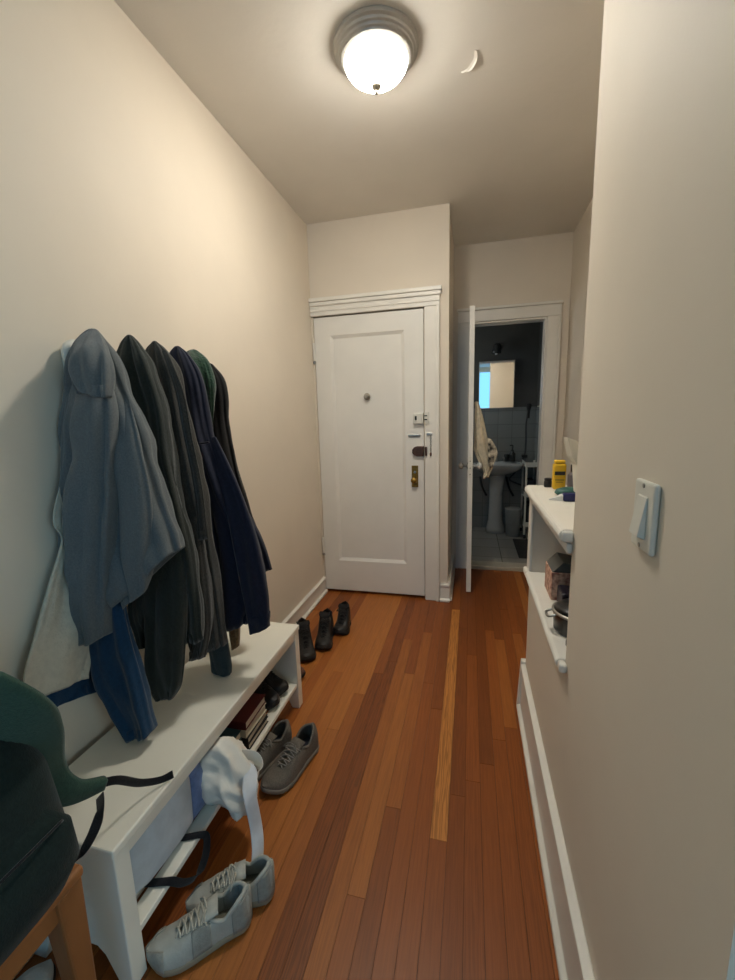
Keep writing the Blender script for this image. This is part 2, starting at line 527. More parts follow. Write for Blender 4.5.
# bathroom door casing
bm = bx(-.109, -.012, YB - .016, YB - .0005, .001, 2.055)
box(bm, -.109, -.090, YB - .026, YB - .016, .001, 2.055)
struct('trim_11', bm, M['trim'], bevel=.004)
bm = bx(.560, .657, YB - .016, YB - .0005, .001, 2.055)
box(bm, .636, .657, YB - .026, YB - .016, .001, 2.055)
struct('trim_12', bm, M['trim'], bevel=.004)
bm = bx(-.109, .657, YB - .016, YB - .0005, 2.056, 2.14)
box(bm, -.116, .664, YB - .034, YB - .0005, 2.1405, 2.160)
struct('trim_13', bm, M['trim'], bevel=.004)
bm = bx(.548, .5595, YB - .002, YB + .118, .04, 2.054)
box(bm, -.0115, .548, YB - .002, YB + .118, 2.043, 2.0545)
box(bm, -.0115, .0, YB + .04, YB + .118, .04, 2.043)
struct('trim_14', bm, M['trim'])
struct('trim_15', bx(-.0115, .5595, YB - .01, YB + .125, -.002, .034), mat('threshold_stone', (176, 168, 150), .4, vary=.06), bevel=.008)

# ------------------------------------------------------------------ entry door
def panel_door(name, x0, x1, y0, y1, z0, z1, px0, px1, pz0, pz1, m):
    """slab with one sunk panel on the -y face and moulded slopes around it"""
    bm = B()
    def quad(a, b, c, d): bm.faces.new([bm.verts.new(p) for p in (a, b, c, d)])
    rec = .014; sl = .022
    O = [(x0, z0), (x1, z0), (x1, z1), (x0, z1)]
    I = [(px0, pz0), (px1, pz0), (px1, pz1), (px0, pz1)]
    K = [(px0 + sl, pz0 + sl), (px1 - sl, pz0 + sl), (px1 - sl, pz1 - sl), (px0 + sl, pz1 - sl)]
    vo = [bm.verts.new((a, y0, b)) for a, b in O]; vi = [bm.verts.new((a, y0, b)) for a, b in I]; vk = [bm.verts.new((a, y0 + rec, b)) for a, b in K]
    vb = [bm.verts.new((a, y1, b)) for a, b in O]
    for i in range(4):
        j = (i + 1) % 4
        bm.faces.new((vo[i], vo[j], vi[j], vi[i])); bm.faces.new((vi[i], vi[j], vk[j], vk[i])); bm.faces.new((vo[j], vo[i], vb[i], vb[j]))
    bm.faces.new(vk); bm.faces.new(vb[::-1])
    return struct(name, bm, m, bevel=.003)
door = panel_door('door_1', -1.079, -.3105, YD + .004, YD + .046, .022, 2.030, -.965, -.440, .262, 1.905, M['door'])
def dpart(name, bm, m, label=None, par=None, **k):
    o = obj(name, bm, m, par or door, **k)
    if label: o['label'] = label
    return o
ys = YD + .0035
dpart('knocker', lathe([(.024, 0), (.024, -.006), (.016, -.012), (.016, -.02), (.010, -.026)], (-.707, ys, 1.478), 'y', 20), M['steel'], 'small round metal peephole viewer', smooth=False)
db = dpart('deadbolt', bx(-.384, -.3110, ys - .030, ys, 1.280, 1.355), M['plastic'], 'white painted box lock', bevel=.008)
dpart('deadbolt_turn', rbox((-.362, ys - .036, 1.32), (.006, .006, .014), (0, 0, 0)), M['dark'], 'dark lock turn', par=db, bevel=.002)
dpart('slide_bolt', bx(-.418, -.335, ys - .012, ys, 1.194, 1.212), M['steel'], 'small metal slide bolt', bevel=.004)
bm = prism([(-.3110, 1.058), (-.3110, 1.128), (-.358, 1.128), (-.378, 1.121), (-.391, 1.104), (-.391, 1.082), (-.378, 1.065), (-.358, 1.058)], ys - .026, ys, 'y')
dpart('rim_lock', bm, M['bronze'], 'brown rim lock with rounded end', bevel=.005)
lp = dpart('lock_plate', bx(-.398, -.352, ys - .005, ys, .838, .992), M['brass'], 'worn brass lock plate', bevel=.003)
dpart('door_knob', lathe([(.010, -.004), (.010, -.02), (.019, -.026), (.023, -.036), (.019, -.046), (.006, -.05)], (-.378, ys, .890), 'y', 20), M['brass'], 'brass knob', par=lp, smooth=True)
dpart('keyhole_cover', lathe([(.009, -.004), (.009, -.011), (.003, -.012)], (-.375, ys, .945), 'y', 16), M['steel'], par=lp)
for z in (1.80, .38):
    hg = obj('hinge', lathe([(.007, -.06), (.009, -.058), (.009, .058), (.007, .06)], (-1.081, YD - .008, z), 'z', 14), M['trim'], door)
    o2 = obj('hinge_tip', lathe([(.011, -.016), (.011, -.004), (.004, .0)], (-1.081, YD - .008, z - .062), 'z', 12), M['steel'], hg)
strike = thing('strike_plate', 'white lock strike with two slots on the entry door casing', 'lock plate', (-.295, YD - .018, 1.287))
obj('plate', bx(-.302, -.276, YD - .034, YD - .0185, 1.283, 1.358), M['plastic'], strike, bevel=.003)
for z in (1.305, 1.330):
    obj('slot', bx(-.304, -.284, YD - .036, YD - .0335, z, z + .008), M['dark'], strike)
tag(obj('lock_keeper', bx(-.302, -.286, YD - .032, YD - .0185, 1.062, 1.124), M['bronze'], bevel=.003), 'brown keeper on the casing beside the brown rim lock', 'lock plate')
chain = thing('door_chain', 'short metal door chain hanging beside the brown lock', 'chain', (-.275, YD - .018, 1.21))
obj('bracket', bx(-.290, -.252, YD - .028, YD - .0185, 1.203, 1.220), M['steel'], chain, bevel=.003)
bm = B()
for i in range(9):
    c = (-.262, YD - .024, 1.198 - i * .013)
    ring = [(c[0] + (.004 * math.cos(a) if i % 2 else .0008 * math.cos(a)), c[1] + (.0008 * math.cos(a) if i % 2 else .004 * math.cos(a)), c[2] + .009 * math.sin(a)) for a in [2 * math.pi * q / 10 for q in range(11)]]
    tube(ring, .0016, 6, 1, bm)
obj('links', bm, M['steel'], chain)
obj('chain_end', lathe([(.004, 0), (.006, -.008), (.006, -.022), (.002, -.026)], (-.262, YD - .024, 1.085), 'z', 12), M['bronze'], chain)

# ------------------------------------------------------------------ bathroom and its open door
struct('bath_floor', bx(-.7, XF, YB + .126, YE, -.03, .006), M['tilefloor'])
struct('wall_bath_back', bx(-.8, XF + .1, YE, YE + .1, -.03, H), M['bathpaint'])
struct('wall_bath_left', bx(-.8, -.7, YB, YE, -.03, H), M['bathpaint'])
bm = bx(-.7, XF - .0005, YE - .012, YE - .0005, .006, 1.40)
box(bm, XF - .012, XF - .0005, YB + .12, YE - .012, .006, 1.40)
box(bm, -.7, XF - .0005, YE - .020, YE - .012, 1.385, 1.405)
struct('trim_16', bm, M['tilewall'])
struct('wall_bath_right', bx(XF - .005, XF - .0006, YB + .118, YE - .02, 1.41, H), M['bathpaint'])
d2 = struct('door_2', bx(-.015, .020, 3.035, YB - .006, .012, 2.055), M['door'], bevel=.003)
for s, x in ((-1, -.0155), (1, .0205)):
    c = (x, 3.095, .965)
    p = [(.024, 0), (.024, .004 * s), (.009, .008 * s), (.009, .028 * s), (.020, .034 * s), (.026, .046 * s), (.022, .060 * s), (.006, .066 * s)]
    o = obj('door_knob', lathe([(r, h) for r, h in p], c, 'x', 20), M['porcelain'] if s > 0 else M['steel'], d2, smooth=True)
    o['label'] = 'white knob on the bathroom side' if s > 0 else 'metal knob on the hall side'
obj('latch_plate', bx(-.009, .014, 3.0325, 3.0355, .885, 1.035), M['plastic'], d2, bevel=.001)
for z in (.91, .955, 1.005):
    obj('latch_screw', lathe([(.005, 0), (.005, -.002), (.002, -.003)], (.0025, 3.0325, z), 'y', 10), M['steel'], d2)
obj('hinge', lathe([(.008, -.05), (.008, .05)], (.012, YB - .012, 1.75), 'z', 12), M['trim'], d2)

# towel on the bathroom side of the open door
tw = thing('bath_towel', 'cream towel hanging on the inside of the open bathroom door', 'towel', (.09, 3.12, .9))
cream = mat('towel_cream', (206, 194, 168), .9, vary=.1, vscale=40, bump=.3, bscale=300)
obj('cloth', drape([((.030, 3.13, 1.42), (.050, 3.12, 1.42), .010), ((.032, 3.13, 1.36), (.075, 3.12, 1.35), .018), ((.03, 3.14, 1.22), (.110, 3.12, 1.20), .028), ((.03, 3.15, 1.08), (.150, 3.13, 1.06), .032), ((.094, 3.15, .93), (.160, 3.13, .95), .028), ((.10, 3.15, .86), (.135, 3.13, .88), .022)], 4, .008, 4, xmin=.026), cream, tw, smooth=True)
obj('printed_corner', drape([((.120, 3.10, 1.16), (.150, 3.09, 1.15), .006), ((.122, 3.10, 1.10), (.190, 3.09, 1.07), .010), ((.125, 3.10, 1.02), (.176, 3.09, 1.00), .010), ((.13, 3.10, .96), (.150, 3.09, .95), .008)], 3, .005, 5, xmin=.026), mat('towel_print', (40, 38, 36), .9, vscale=26, rgb2=(210, 200, 178)), tw, smooth=True)

# mirror
mx0, mx1, mz0, mz1 = .092, .458, 1.405, 1.905
mir = thing('wall_mirror', 'small rectangular mirror above the bathroom sink', 'mirror', (.28, YE - .02, 1.42))
gl = bpy.data.materials.new('mirror_glass'); gl.use_nodes = True
pb = gl.node_tree.nodes['Principled BSDF']; pb.inputs['Metallic'].default_value = 1; pb.inputs['Roughness'].default_value = .02; pb.inputs['Base Color'].default_value = (.88, .9, .9, 1)
# the glass hangs a touch askew in its frame
obj('glass', prism([(mx0, YE - .0355), (mx1, YE - .0410), (mx1, YE - .034), (mx0, YE - .030)], mz0, mz1, 'z'), gl, mir)
bm = bx(mx0 - .008, mx1 + .008, YE - .042, YE - .021, mz1, mz1 + .008)
box(bm, mx0 - .008, mx1 + .008, YE - .042, YE - .021, mz0 - .008, mz0)
box(bm, mx0 - .008, mx0, YE - .042, YE - .021, mz0, mz1)
box(bm, mx1, mx1 + .008, YE - .042, YE - .021, mz0, mz1)
obj('frame', bm, M['steel'], mir)
# wall lamp over the mirror
sl = thing('wall_sconce', 'unlit dark wall lamp above the bathroom mirror', 'wall lamp', (.27, YE, 2.03))
obj('back_plate', lathe([(.045, -.001), (.045, -.012), (.03, -.02)], (.275, YE, 2.06), 'y', 20), M['dark'], sl)
obj('arm', tube([(.275, YE - .02, 2.06), (.275, YE - .08, 2.08), (.262, YE - .12, 2.06)], .010, 10, 5), M['dark'], sl, smooth=True)
lsh = obj('lamp_shade', lathe([(.015, .02), (.03, 0), (.045, -.05), (.05, -.08), (.04, -.082)], (.262, YE - .12, 2.06), 'z', 20), mat('smoked_glass', (60, 62, 62), .15, .3), sl, smooth=True)
obj('bulb', lathe([(.01, 0), (.02, -.03), (.022, -.045), (.012, -.06), (.002, -.063)], (.262, YE - .12, 2.03), 'z', 16), M['porcelain'], lsh, smooth=True)

# pedestal sink
sk = thing('pedestal_sink', 'white pedestal sink under the bathroom mirror', 'sink', (.28, 4.80, .006))
def oval(cx, cy, z, rx, ry, n=28, p=.7):
    return [(cx + rx * math.copysign(abs(math.cos(2 * math.pi * k / n)) ** p, math.cos(2 * math.pi * k / n)), cy + ry * math.copysign(abs(math.sin(2 * math.pi * k / n)) ** p, math.sin(2 * math.pi * k / n)), z) for k in range(n)]
by = 4.76
obj('basin', loft([oval(.30, by + .05, .66, .07, .08), oval(.30, by + .02, .70, .18, .13), oval(.30, by, .75, .25, .185), oval(.30, by, .79, .265, .195), oval(.30, by, .805, .265, .195), oval(.30, by, .803, .225, .15), oval(.30, by, .76, .19, .12), oval(.30, by, .72, .08, .06)]), M['porcelain'], sk, smooth=True)
obj('pedestal', loft([oval(.29, by + .05, .007, .105, .10, p=.8), oval(.29, by + .05, .06, .10, .095, p=.8), oval(.29, by + .05, .15, .078, .075, p=.8), oval(.29, by + .05, .45, .07, .068, p=.8), oval(.30, by + .05, .659, .085, .08, p=.8)]), M['porcelain'], sk, smooth=True)
bm = tube([(.30, by + .155, .80), (.30, by + .155, .88), (.30, by + .13, .90), (.30, by + .05, .885)], .011, 10, 5)
obj('faucet', bm, M['steel'], sk, smooth=True)
for dx in (-.08, .08):
    obj('tap_handle', lathe([(.012, 0), (.012, .03), (.02, .034), (.02, .045), (.008, .05)], (.30 + dx, by + .155, .803), 'z', 14), M['steel'], sk, smooth=True)
for dx in (-.17, .12):
    obj('bracket', tube([(.29 + dx, by + .17, .62), (.29 + dx + .02, by + .10, .52), (.29 + dx + .07, by + .06, .42)], .012, 8, 4), M['dark'], sk, smooth=True)['label'] = 'dark under-sink pipe'
sp = thing('soap_bottle', 'dark pump soap bottle on the right rim of the sink', 'bottle', (.46, by + .10, .806))
darkglass = mat('dark_glass_bottle', (34, 36, 34), .2)
obj('bottle', lathe([(.03, 0), (.032, .005), (.032, .09), (.012, .11), (.012, .13)], (.46, by + .10, .806), 'z', 18), darkglass, sp, smooth=True)
obj('pump', tube([(.46, by + .10, .93), (.46, by + .10, .985), (.43, by + .09, .985)], .006, 8, 4), M['dark'], sp, smooth=True)
cu = thing('toothbrush_cup', 'dark tumbler on the sink left of the soap bottle', 'cup', (.405, by + .13, .806))
obj('tumbler', lathe([(.026, 0), (.030, .075), (.026, .075), (.023, .01)], (.405, by + .15, .806), 'z', 18), darkglass, cu, smooth=True)
# waste bin, cart, hose, mat
bn = thing('waste_bin', 'pale round waste bin on the bathroom floor beside the pedestal', 'bin', (.468, 4.66, .006))
obj('bucket', lathe([(.066, .001), (.070, .005), (.086, .30), (.089, .31), (.083, .31), (.066, .02)], (.468, 4.66, .006), 'z', 28), mat('bin_grey', (160, 162, 158), .5), bn, smooth=True)
cart = thing('storage_cart', 'narrow white shelf cart behind the half wall in the bathroom', 'cart', (.632, 4.71, .006))
for x in (.575, .690):
    for y in (4.56, 4.86):
        obj('post', bx(x - .009, x + .009, y - .009, y + .009, .05, .82), M['plastic'], cart)
        obj('caster', lathe([(.020, -.01), (.022, 0), (.020, .01)], (x, y, .0285), 'x', 14), M['dark'], cart)
for z in (.14, .46, .78):
    bm = bx(.566, .699, 4.551, 4.869, z, z + .012)
    box(bm, .562, .566, 4.551, 4.869, z, z + .05); box(bm, .566, .699, 4.547, 4.551, z, z + .05)
    obj('tray', bm, M['plastic'], cart)
for z, h, nm, c in ((.152, .22, 'dark folded cloth on the lower tray of the cart', (28, 30, 34)), (.472, .16, 'dark toiletry bag on the middle tray of the cart', (24, 28, 40))):
    tag(obj('toiletry_bag', rbox((.632, 4.71, z + h / 2 + .001), (.046, .11, h / 2), (0, 0, .03)), mat('bag_dark', c, .8), bevel=.02, bseg=3), nm, 'bag')
ho = thing('shower_hose', 'hand shower hose looping down the tiled bathroom wall', 'shower hose', (.60, YE - .05, .6))
obj('hose', tube([(.615, YE - .05, 1.34), (.600, YE - .05, 1.20), (.605, YE - .05, 1.0), (.59, YE - .06, .86), (.50, YE - .06, .68), (.44, YE - .06, .60), (.50, YE - .07, .56), (.60, YE - .06, .52)], .009, 8, 8), mat('hose_grey', (70, 72, 72), .4, .3), ho, smooth=True)
obj('shower_head', lathe([(.012, -.08), (.014, 0), (.026, .05), (.026, .075), (.01, .08)], (.622, YE - .055, 1.36), 'z', 14), M['dark'], ho, smooth=True)
obj('holder', bx(.565, .625, YE - .075, YE - .0135, .845, .875), M['dark'], ho, bevel=.006)
matbm = bx(.455, .70, 3.90, 4.50, .0065, .018)
tag(obj('bath_mat', matbm, mat('mat_dark', (58, 54, 50), .95, vary=.2, vscale=80, bump=.6, bscale=200), bevel=.005), 'dark rectangular mat on the bathroom tiles', 'mat')

# ------------------------------------------------------------------ ceiling light
lc = (-.346, 1.682)
cl = thing('ceiling_light', 'lit round flush ceiling lamp with a frosted glass bowl', 'ceiling lamp', (lc[0], lc[1], H))
obj('base_ring', lathe([(.149, -.0005), (.152, -.004), (.152, -.016), (.144, -.020), (.142, -.027), (.135, -.030), (.133, -.036), (.126, -.039), (.124, -.045), (.114, -.048), (.10, -.047)], (lc[0], lc[1], H), 'z', 48), mat('brushed_nickel', (186, 184, 178), .4, .4), cl)
em = bpy.data.materials.new('lit_frosted_glass'); em.use_nodes = True
nt = em.node_tree
pb = nt.nodes['Principled BSDF']; pb.inputs['Base Color'].default_value = (.9, .88, .82, 1); pb.inputs['Roughness'].default_value = .3
pb.inputs['Emission Color'].default_value = LAMP_COLOR + (1,); 
# glow shaped to throw more light down: underside set stronger than the flanks
gm = nt.nodes.new('ShaderNodeNewGeometry'); sx = nt.nodes.new('ShaderNodeSeparateXYZ'); mr = nt.nodes.new('ShaderNodeMapRange')
nt.links.new(gm.outputs['Normal'], sx.inputs['Vector']); nt.links.new(sx.outputs['Z'], mr.inputs['Value'])
mr.inputs['From Min'].default_value = -.95; mr.inputs['From Max'].default_value = -.45
mr.inputs['To Min'].default_value = LAMP_STRENGTH; mr.inputs['To Max'].default_value = LAMP_STRENGTH * .10
nt.links.new(mr.outputs['Result'], pb.inputs['Emission Strength'])
obj('glass_bowl', lathe([(.112, -.047), (.114, -.052), (.109, -.065), (.096, -.081), (.077, -.095), (.052, -.107), (.030, -.114), (.015, -.118), (.004, -.119)], (lc[0], lc[1], H), 'z', 40), em, cl, smooth=True)
obj('finial', lathe([(.015, -.1175), (.019, -.123), (.016, -.130), (.006, -.134), (.005, -.141), (.007, -.145), (.002, -.150)], (lc[0], lc[1], H), 'z', 18), mat('finial_metal', (120, 112, 100), .4, .6), cl, smooth=True)

# ------------------------------------------------------------------ light switches
sw = thing('light_switch', 'white rocker light switch on the near right wall', 'light switch', (XN, .67, 1.11))
obj('wall_plate', bx(XN - .009, XN - .0005, .632, .704, 1.124, 1.227), M['plastic'], sw, bevel=.005, bseg=3)
obj('rocker', prism([(XN - .009, 1.143), (XN - .0195, 1.147), (XN - .011, 1.204), (XN - .009, 1.206)], .652, .684, 'y'), M['plastic'], sw, bevel=.0015)
for z in (1.131, 1.220):
    obj('screw', lathe([(.0035, -.0092), (.0035, -.0102), (.001, -.0105)], (XN, .669, z), 'x', 10), M['steel'], sw)
s2 = thing('light_switch', 'small white switch on the recessed wall beside the bathroom door', 'light switch', (XF, 3.36, 1.03))
obj('wall_plate', bx(XF - .007, XF - .0005, 3.325, 3.40, 1.03, 1.145), M['plastic'], s2, bevel=.003)
obj('toggle', bx(XF - .018, XF - .007, 3.357, 3.368, 1.075, 1.10), M['plastic'], s2, bevel=.002)

# ------------------------------------------------------------------ bench
bX0, bX1, bY0, bY1, bZ = -1.070, -.752, .600, 1.632, .402
bench = thing('shoe_bench', 'long white wooden bench with a shoe shelf against the left wall', 'bench', (-.91, 1.115, 0))
obj('bench_top', bx(bX0, bX1, bY0 - .004, bY1 + .004, bZ - .024, bZ), M['bench'], bench, bevel=.005, bseg=3)
def end_panel(y0, y1):
    t = bZ - .0245
    # sloped front foot and back foot joined by an arch: outline in (x, z)
    poly = [(bX0 + .004, t), (bX0 + .004, .002), (bX0 + .045, .002), (bX0 + .075, .085), (bX0 + .095, .105), (bX1 - .095, .105), (bX1 - .075, .085), (bX1 - .040, .002), (bX1 - .004, .002), (bX1 - .004, t)]
    return prism(poly, y0, y1, 'y')
obj('end_panel', end_panel(bY0, bY0 + .042), M['bench'], bench, bevel=.003)
obj('end_panel', end_panel(bY1 - .042, bY1), M['bench'], bench, bevel=.003)
for x0, x1 in ((-1.045, -.945), (-.915, -.823), (-.806, -.760)):
    obj('shelf_slat', bx(x0, x1, bY0 + .0425, bY1 - .0425, .112, .130), M['bench'], bench, bevel=.003)
obj('top_rail', bx(-.775, -.760, bY0 + .0425, bY1 - .0425, .345, .3775), M['bench'], bench, bevel=.002)

# ------------------------------------------------------------------ shoes
def interp(t, T, V):
    for i in range(len(T) - 1):
        if t <= T[i + 1]:
            f = (t - T[i]) / (T[i + 1] - T[i])
            f = f * f * (3 - 2 * f)
            return V[i] + (V[i + 1] - V[i]) * f
    return V[-1]

def shoe(name, label, cat, loc, rotz, L, W, mats, side=1, collar=1.0, group=None, sole_h=.024, chunky=1.0, lacing=True, panels=None):
    """local x: heel 0 to toe L, y across, z up"""
    th = thing(name, label, cat, loc, rotz, group)
    up, sole, lining, lace = mats
    def hw(t):
        w = interp(t, [0, .12, .32, .5, .68, .85, 1], [.66, .74, .74, .86, 1.0, .95, .70]) * W / 2
        if t < .10: w *= math.sqrt(max(0, 1 - ((.10 - t) / .10) ** 2))
        if t > .80: w *= math.sqrt(max(0, 1 - ((t - .80) / .20) ** 2))
        return w
    def cy(t):
        return side * .010 * math.sin(math.pi * (t - .15)) * (1 if t > .15 else 0)
    # sole: outline swept up in rings, toe spring at the front
    T = [0.001, .006, .02, .05, .1, .18, .28, .4, .5, .6, .7, .78, .85, .91, .955, .982, .995, .999]
    def ring(scale, z):
        a = [(t * L + (.5 - t) * 0, cy(t) + hw(t) * scale) for t in T]
        b = [(t * L, cy(t) - hw(t) * scale) for t in T][::-1]
        out = []
        for (x, y) in a + b:
            t = x / L
            spring = .018 * max(0, (t - .75) / .25) ** 2
            xx = (x - L * .5) * (1 + (scale - 1) * .6) + L * .5
            out.append((xx, y, z + spring))
        return out
    sh = sole_h
    obj('sole', loft([ring(.93, .0015), ring(1.0 * chunky, .006), ring(1.03 * chunky, sh * .6), ring(1.0, sh), ring(.9, sh + .001)]), sole, th, smooth=True, local=True)
    # upper
    col = [.088 * collar, .080 * collar, .054 * collar ** 1.9, .066 * collar ** 1.4, .072 * (1 + (collar - 1) * .5), .060, .048, .038, .017]
    Th = [0, .12, .27, .38, .48, .62, .75, .88, 1]
    def top(t): return interp(t, Th, col) + sh * .6
    def op(t):
        if t < .03: return 0.0
        return interp(t, [.03, .10, .22, .34, .42, .55, .68, .72, 1], [0, .022, .030, .030, .019, .012, .007, 0, 0]) * W / .10
    bm = B()
    TT = [0.0, .004, .015, .03, .045, .07, .10, .14, .19, .25, .31, .37, .42, .48, .54, .60, .66, .70, .73, .78, .83, .88, .92, .955, .98, .995, 1.0]
    Q = 9
    def sheet(sg):
        g = []
        for t in TT:
            w, o, zt = hw(t) * .985, op(t), top(t)
            o = min(o, w * .95)
            spring = .018 * max(0, (t - .75) / .25) ** 2
            row = []
            for q in range(Q + 1):
                a = math.pi / 2 * q / Q
                y = o + (w - o) * math.cos(a) ** .8 if q < Q else o
                z = sh * .75 + spring + (zt - sh * .75) * math.sin(a) ** .9
                x = t * L
                if t < .05: x -= .004 * math.sin(a * 2)
                row.append(bm.verts.new((x, cy(t) + sg * y, z)))
            g.append(row)
        for i in range(len(g) - 1):
            for q in range(Q):
                f = (g[i][q], g[i + 1][q], g[i + 1][q + 1], g[i][q + 1])
                bm.faces.new(f if sg > 0 else f[::-1])
    sheet(1); sheet(-1)
    bmesh.ops.remove_doubles(bm, verts=bm.verts[:], dist=.0008)
    me = obj('upper', bm, up, th, smooth=True, local=True, solid=.0035, sub=1)
    def panel(nm, t0, t1, qa, qb, off, m2):
        bm = B()
        tt = [t0 + (t1 - t0) * i / 12 for i in range(13)]
        for sg in (1, -1):
            g = []
            for t in tt:
                w, o, zt = hw(t) * .985 + off, op(t), top(t)
                o = min(o, w * .95)
                spring = .018 * max(0, (t - .75) / .25) ** 2
                row = []
                for q in range(9):
                    a = (qa + (qb - qa) * q / 8) * math.pi / 2
                    y = o + (w - o) * max(0, math.cos(a)) ** .8
                    z = sh * .75 + spring + (zt + off - sh * .75) * math.sin(a) ** .9
                    x = t * L + (off if t > .97 else (-off if t < .03 else 0))
                    row.append(bm.verts.new((x, cy(t) + sg * y, z)))
                g.append(row)
            for i in range(len(g) - 1):
                for q in range(8):
                    bm.faces.new((g[i][q], g[i + 1][q], g[i + 1][q + 1], g[i][q + 1]))
        bmesh.ops.remove_doubles(bm, verts=bm.verts[:], dist=.0006)
        return obj(nm, bm, m2, th, smooth=True, local=True, solid=.002)
    if panels:
        panel('toe_guard', .84, 1.0, .0, .72, .0022, panels)
        panel('heel_counter', 0.0, .20, .0, .80, .0022, panels)
        panel('side_stripe', .40, .58, .05, .80, .0020, panels)
        panel('eyestay', .40, .70, .86, .985, .0026, panels)
    # insole seen through the opening
    Ti = [.03, .06, .12, .2, .3, .4, .5, .6]
    ins = [(t * L, cy(t) + hw(t) * .86, sh + .008) for t in Ti] + [(t * L, cy(t) - hw(t) * .86, sh + .008) for t in Ti][::-1]
    low = [(x, y, sh + .002) for x, y, z in ins]
    obj('insole', loft([low, ins]), lining, th, local=True)
    # padded collar rim along the opening
    pts = [(t * L, cy(t) + min(op(t), hw(t) * .95), top(t) + .001) for t in (.40, .34, .27, .19, .12, .07, .045)] + [(.030 * L, 0, top(.03) + .001)] + [(t * L, cy(t) - min(op(t), hw(t) * .95), top(t) + .001) for t in (.045, .07, .12, .19, .27, .34, .40)]
    obj('collar', tube(pts, .0055, 8, 3), lining if collar > 1.2 else up, th, smooth=True, local=True)
    if lacing:
        tg = []
        for t, dz, w in ((.36, .020, .026), (.42, .012, .026), (.5, .001, .023), (.6, -.003, .019), (.70, -.006, .014)):
            tg.append([(t * L - (.01 if t < .4 else 0), cy(t) + w * s * (W / .1), top(t) + dz - .004 * abs(s) - (0 if k else .004)) for k, s in ((1, -1), (1, -.5), (1, 0), (1, .5), (1, 1), (0, 1), (0, 0), (0, -1))])
        tng = obj('tongue', loft(tg), lining if collar > 1.2 else up, th, smooth=True, local=True)
        bm = B()
        for i, t in enumerate((.44, .50, .56, .62, .68)):
            t2 = t + .045
            for sg in (1, -1):
                a = (t * L, cy(t) + sg * (op(t) + .013), top(t) - .001); b = (t2 * L, cy(t2) - sg * (op(t2) + .012), top(t2) - .001)
                mid = ((a[0] + b[0]) / 2, cy(t), max(a[2], b[2]) + .005 + .001 * sg)
                tube([a, mid, b], .0028, 6, 4, bm)
        zz = top(.43) + .007
        for sg in (1, -1):
            tube([(.43 * L, cy(.43), zz), (.45 * L, sg * .018, zz + .006), (.49 * L, sg * .032, zz - .008), (.47 * L, sg * .02, zz - .004), (.44 * L, 0, zz)], .0026, 6, 4, bm)
        obj('laces', bm, lace, tng, smooth=True, local=True)
    return th

m_wht = mat('sneaker_pale', (176, 178, 170), .6, vary=.08, vscale=30, bump=.1, bscale=200)
m_whs = mat('sneaker_pale_sole', (150, 140, 120), .6, vary=.08)
m_whl = mat('sneaker_pale_lining', (120, 118, 104), .9, vary=.1)
m_whlace = mat('sneaker_pale_lace', (186, 182, 168), .8)
m_whp = mat('sneaker_pale_suede', (150, 150, 142), .85, vary=.1, vscale=60, bump=.2, bscale=300)
m_gry = mat('sneaker_grey_knit', (104, 98, 90), .9, vary=.15, vscale=200, bump=.3, bscale=350)
m_grs = mat('sneaker_grey_sole', (128, 122, 112), .6)
m_grl = mat('sneaker_grey_lining', (48, 50, 60), .9)
m_grlace = mat('sneaker_grey_lace', (126, 122, 116), .8)
m_blk = mat('black_leather', (30, 27, 25), .5, vary=.15, bump=.1)
m_bls = mat('black_sole', (26, 24, 23), .7)
m_bll = mat('black_lining', (18, 18, 20), .9)
m_bllace = mat('black_lace', (40, 38, 36), .8)
m_brn = mat('brown_leather', (84, 50, 38), .5)

def place_shoe(name, label, cat, heel, toe, W, mats, z=0.0, **k):
    dx, dy = toe[0] - heel[0], toe[1] - heel[1]
    return shoe(name, label, cat, (heel[0], heel[1], z), math.atan2(dy, dx), math.hypot(dx, dy), W, mats, **k)

WH = (m_wht, m_whs, m_whl, m_whlace); GR = (m_gry, m_grs, m_grl, m_grlace); BL = (m_blk, m_bls, m_bll, m_bllace)
place_shoe('sneaker', 'front pale grey sneaker, its toe against the near bench leg', 'shoe', (-0.560, 0.802), (-0.764, 0.655), .100, WH, side=1, group='pale grey sneakers', panels=m_whp)
place_shoe('sneaker', 'rear pale grey sneaker with the white bag handle dropping into it', 'shoe', (-0.528, 0.874), (-0.728, 0.757), .098, WH, side=-1, group='pale grey sneakers', panels=m_whp)
place_shoe('sneaker', 'dark grey knit sneaker on the floor nearest the floorboards beside the bench', 'shoe', (-.608, 1.405), (-.704, 1.135), .112, GR, side=1, group='dark grey sneakers')
place_shoe('sneaker', 'dark grey knit sneaker half under the bench beside its mate', 'shoe', (-.722, 1.40), (-.805, 1.150), .105, GR, side=-1, group='dark grey sneakers')
place_shoe('boot', 'black ankle boot nearest the far bench leg', 'shoe', (-.962, 2.130), (-0.860, 1.925), .106, BL, side=1, collar=1.75, group='black boots by the wall')
place_shoe('boot', 'middle black boot of the three beyond the bench', 'shoe', (-.850, 2.275), (-0.802, 2.056), .106, BL, side=-1, collar=1.75, group='black boots by the wall')
place_shoe('boot', 'farthest black boot, nearest the entry door', 'shoe', (-.775, 2.42), (-0.783, 2.240), .104, BL, side=1, collar=1.6, group='black boots by the wall')
place_shoe('loafer', 'brown shoe toe showing behind the far bench leg', 'shoe', (-1.04, 1.80), (-.815, 1.80), .088, (m_brn, m_bls, m_bll, m_bllace), side=1, lacing=False)
place_shoe('dress_shoe', 'black shoe on the bench shelf nearest the books', 'shoe', (-.968, 1.470), (-.770, 1.405), .086, BL, z=.131, side=1, group='black shoes on the bench shelf')
place_shoe('dress_shoe', 'black shoe on the bench shelf against the far end panel', 'shoe', (-.968, 1.540), (-.768, 1.515), .086, BL, z=.131, side=-1, collar=1.1, group='black shoes on the bench shelf')
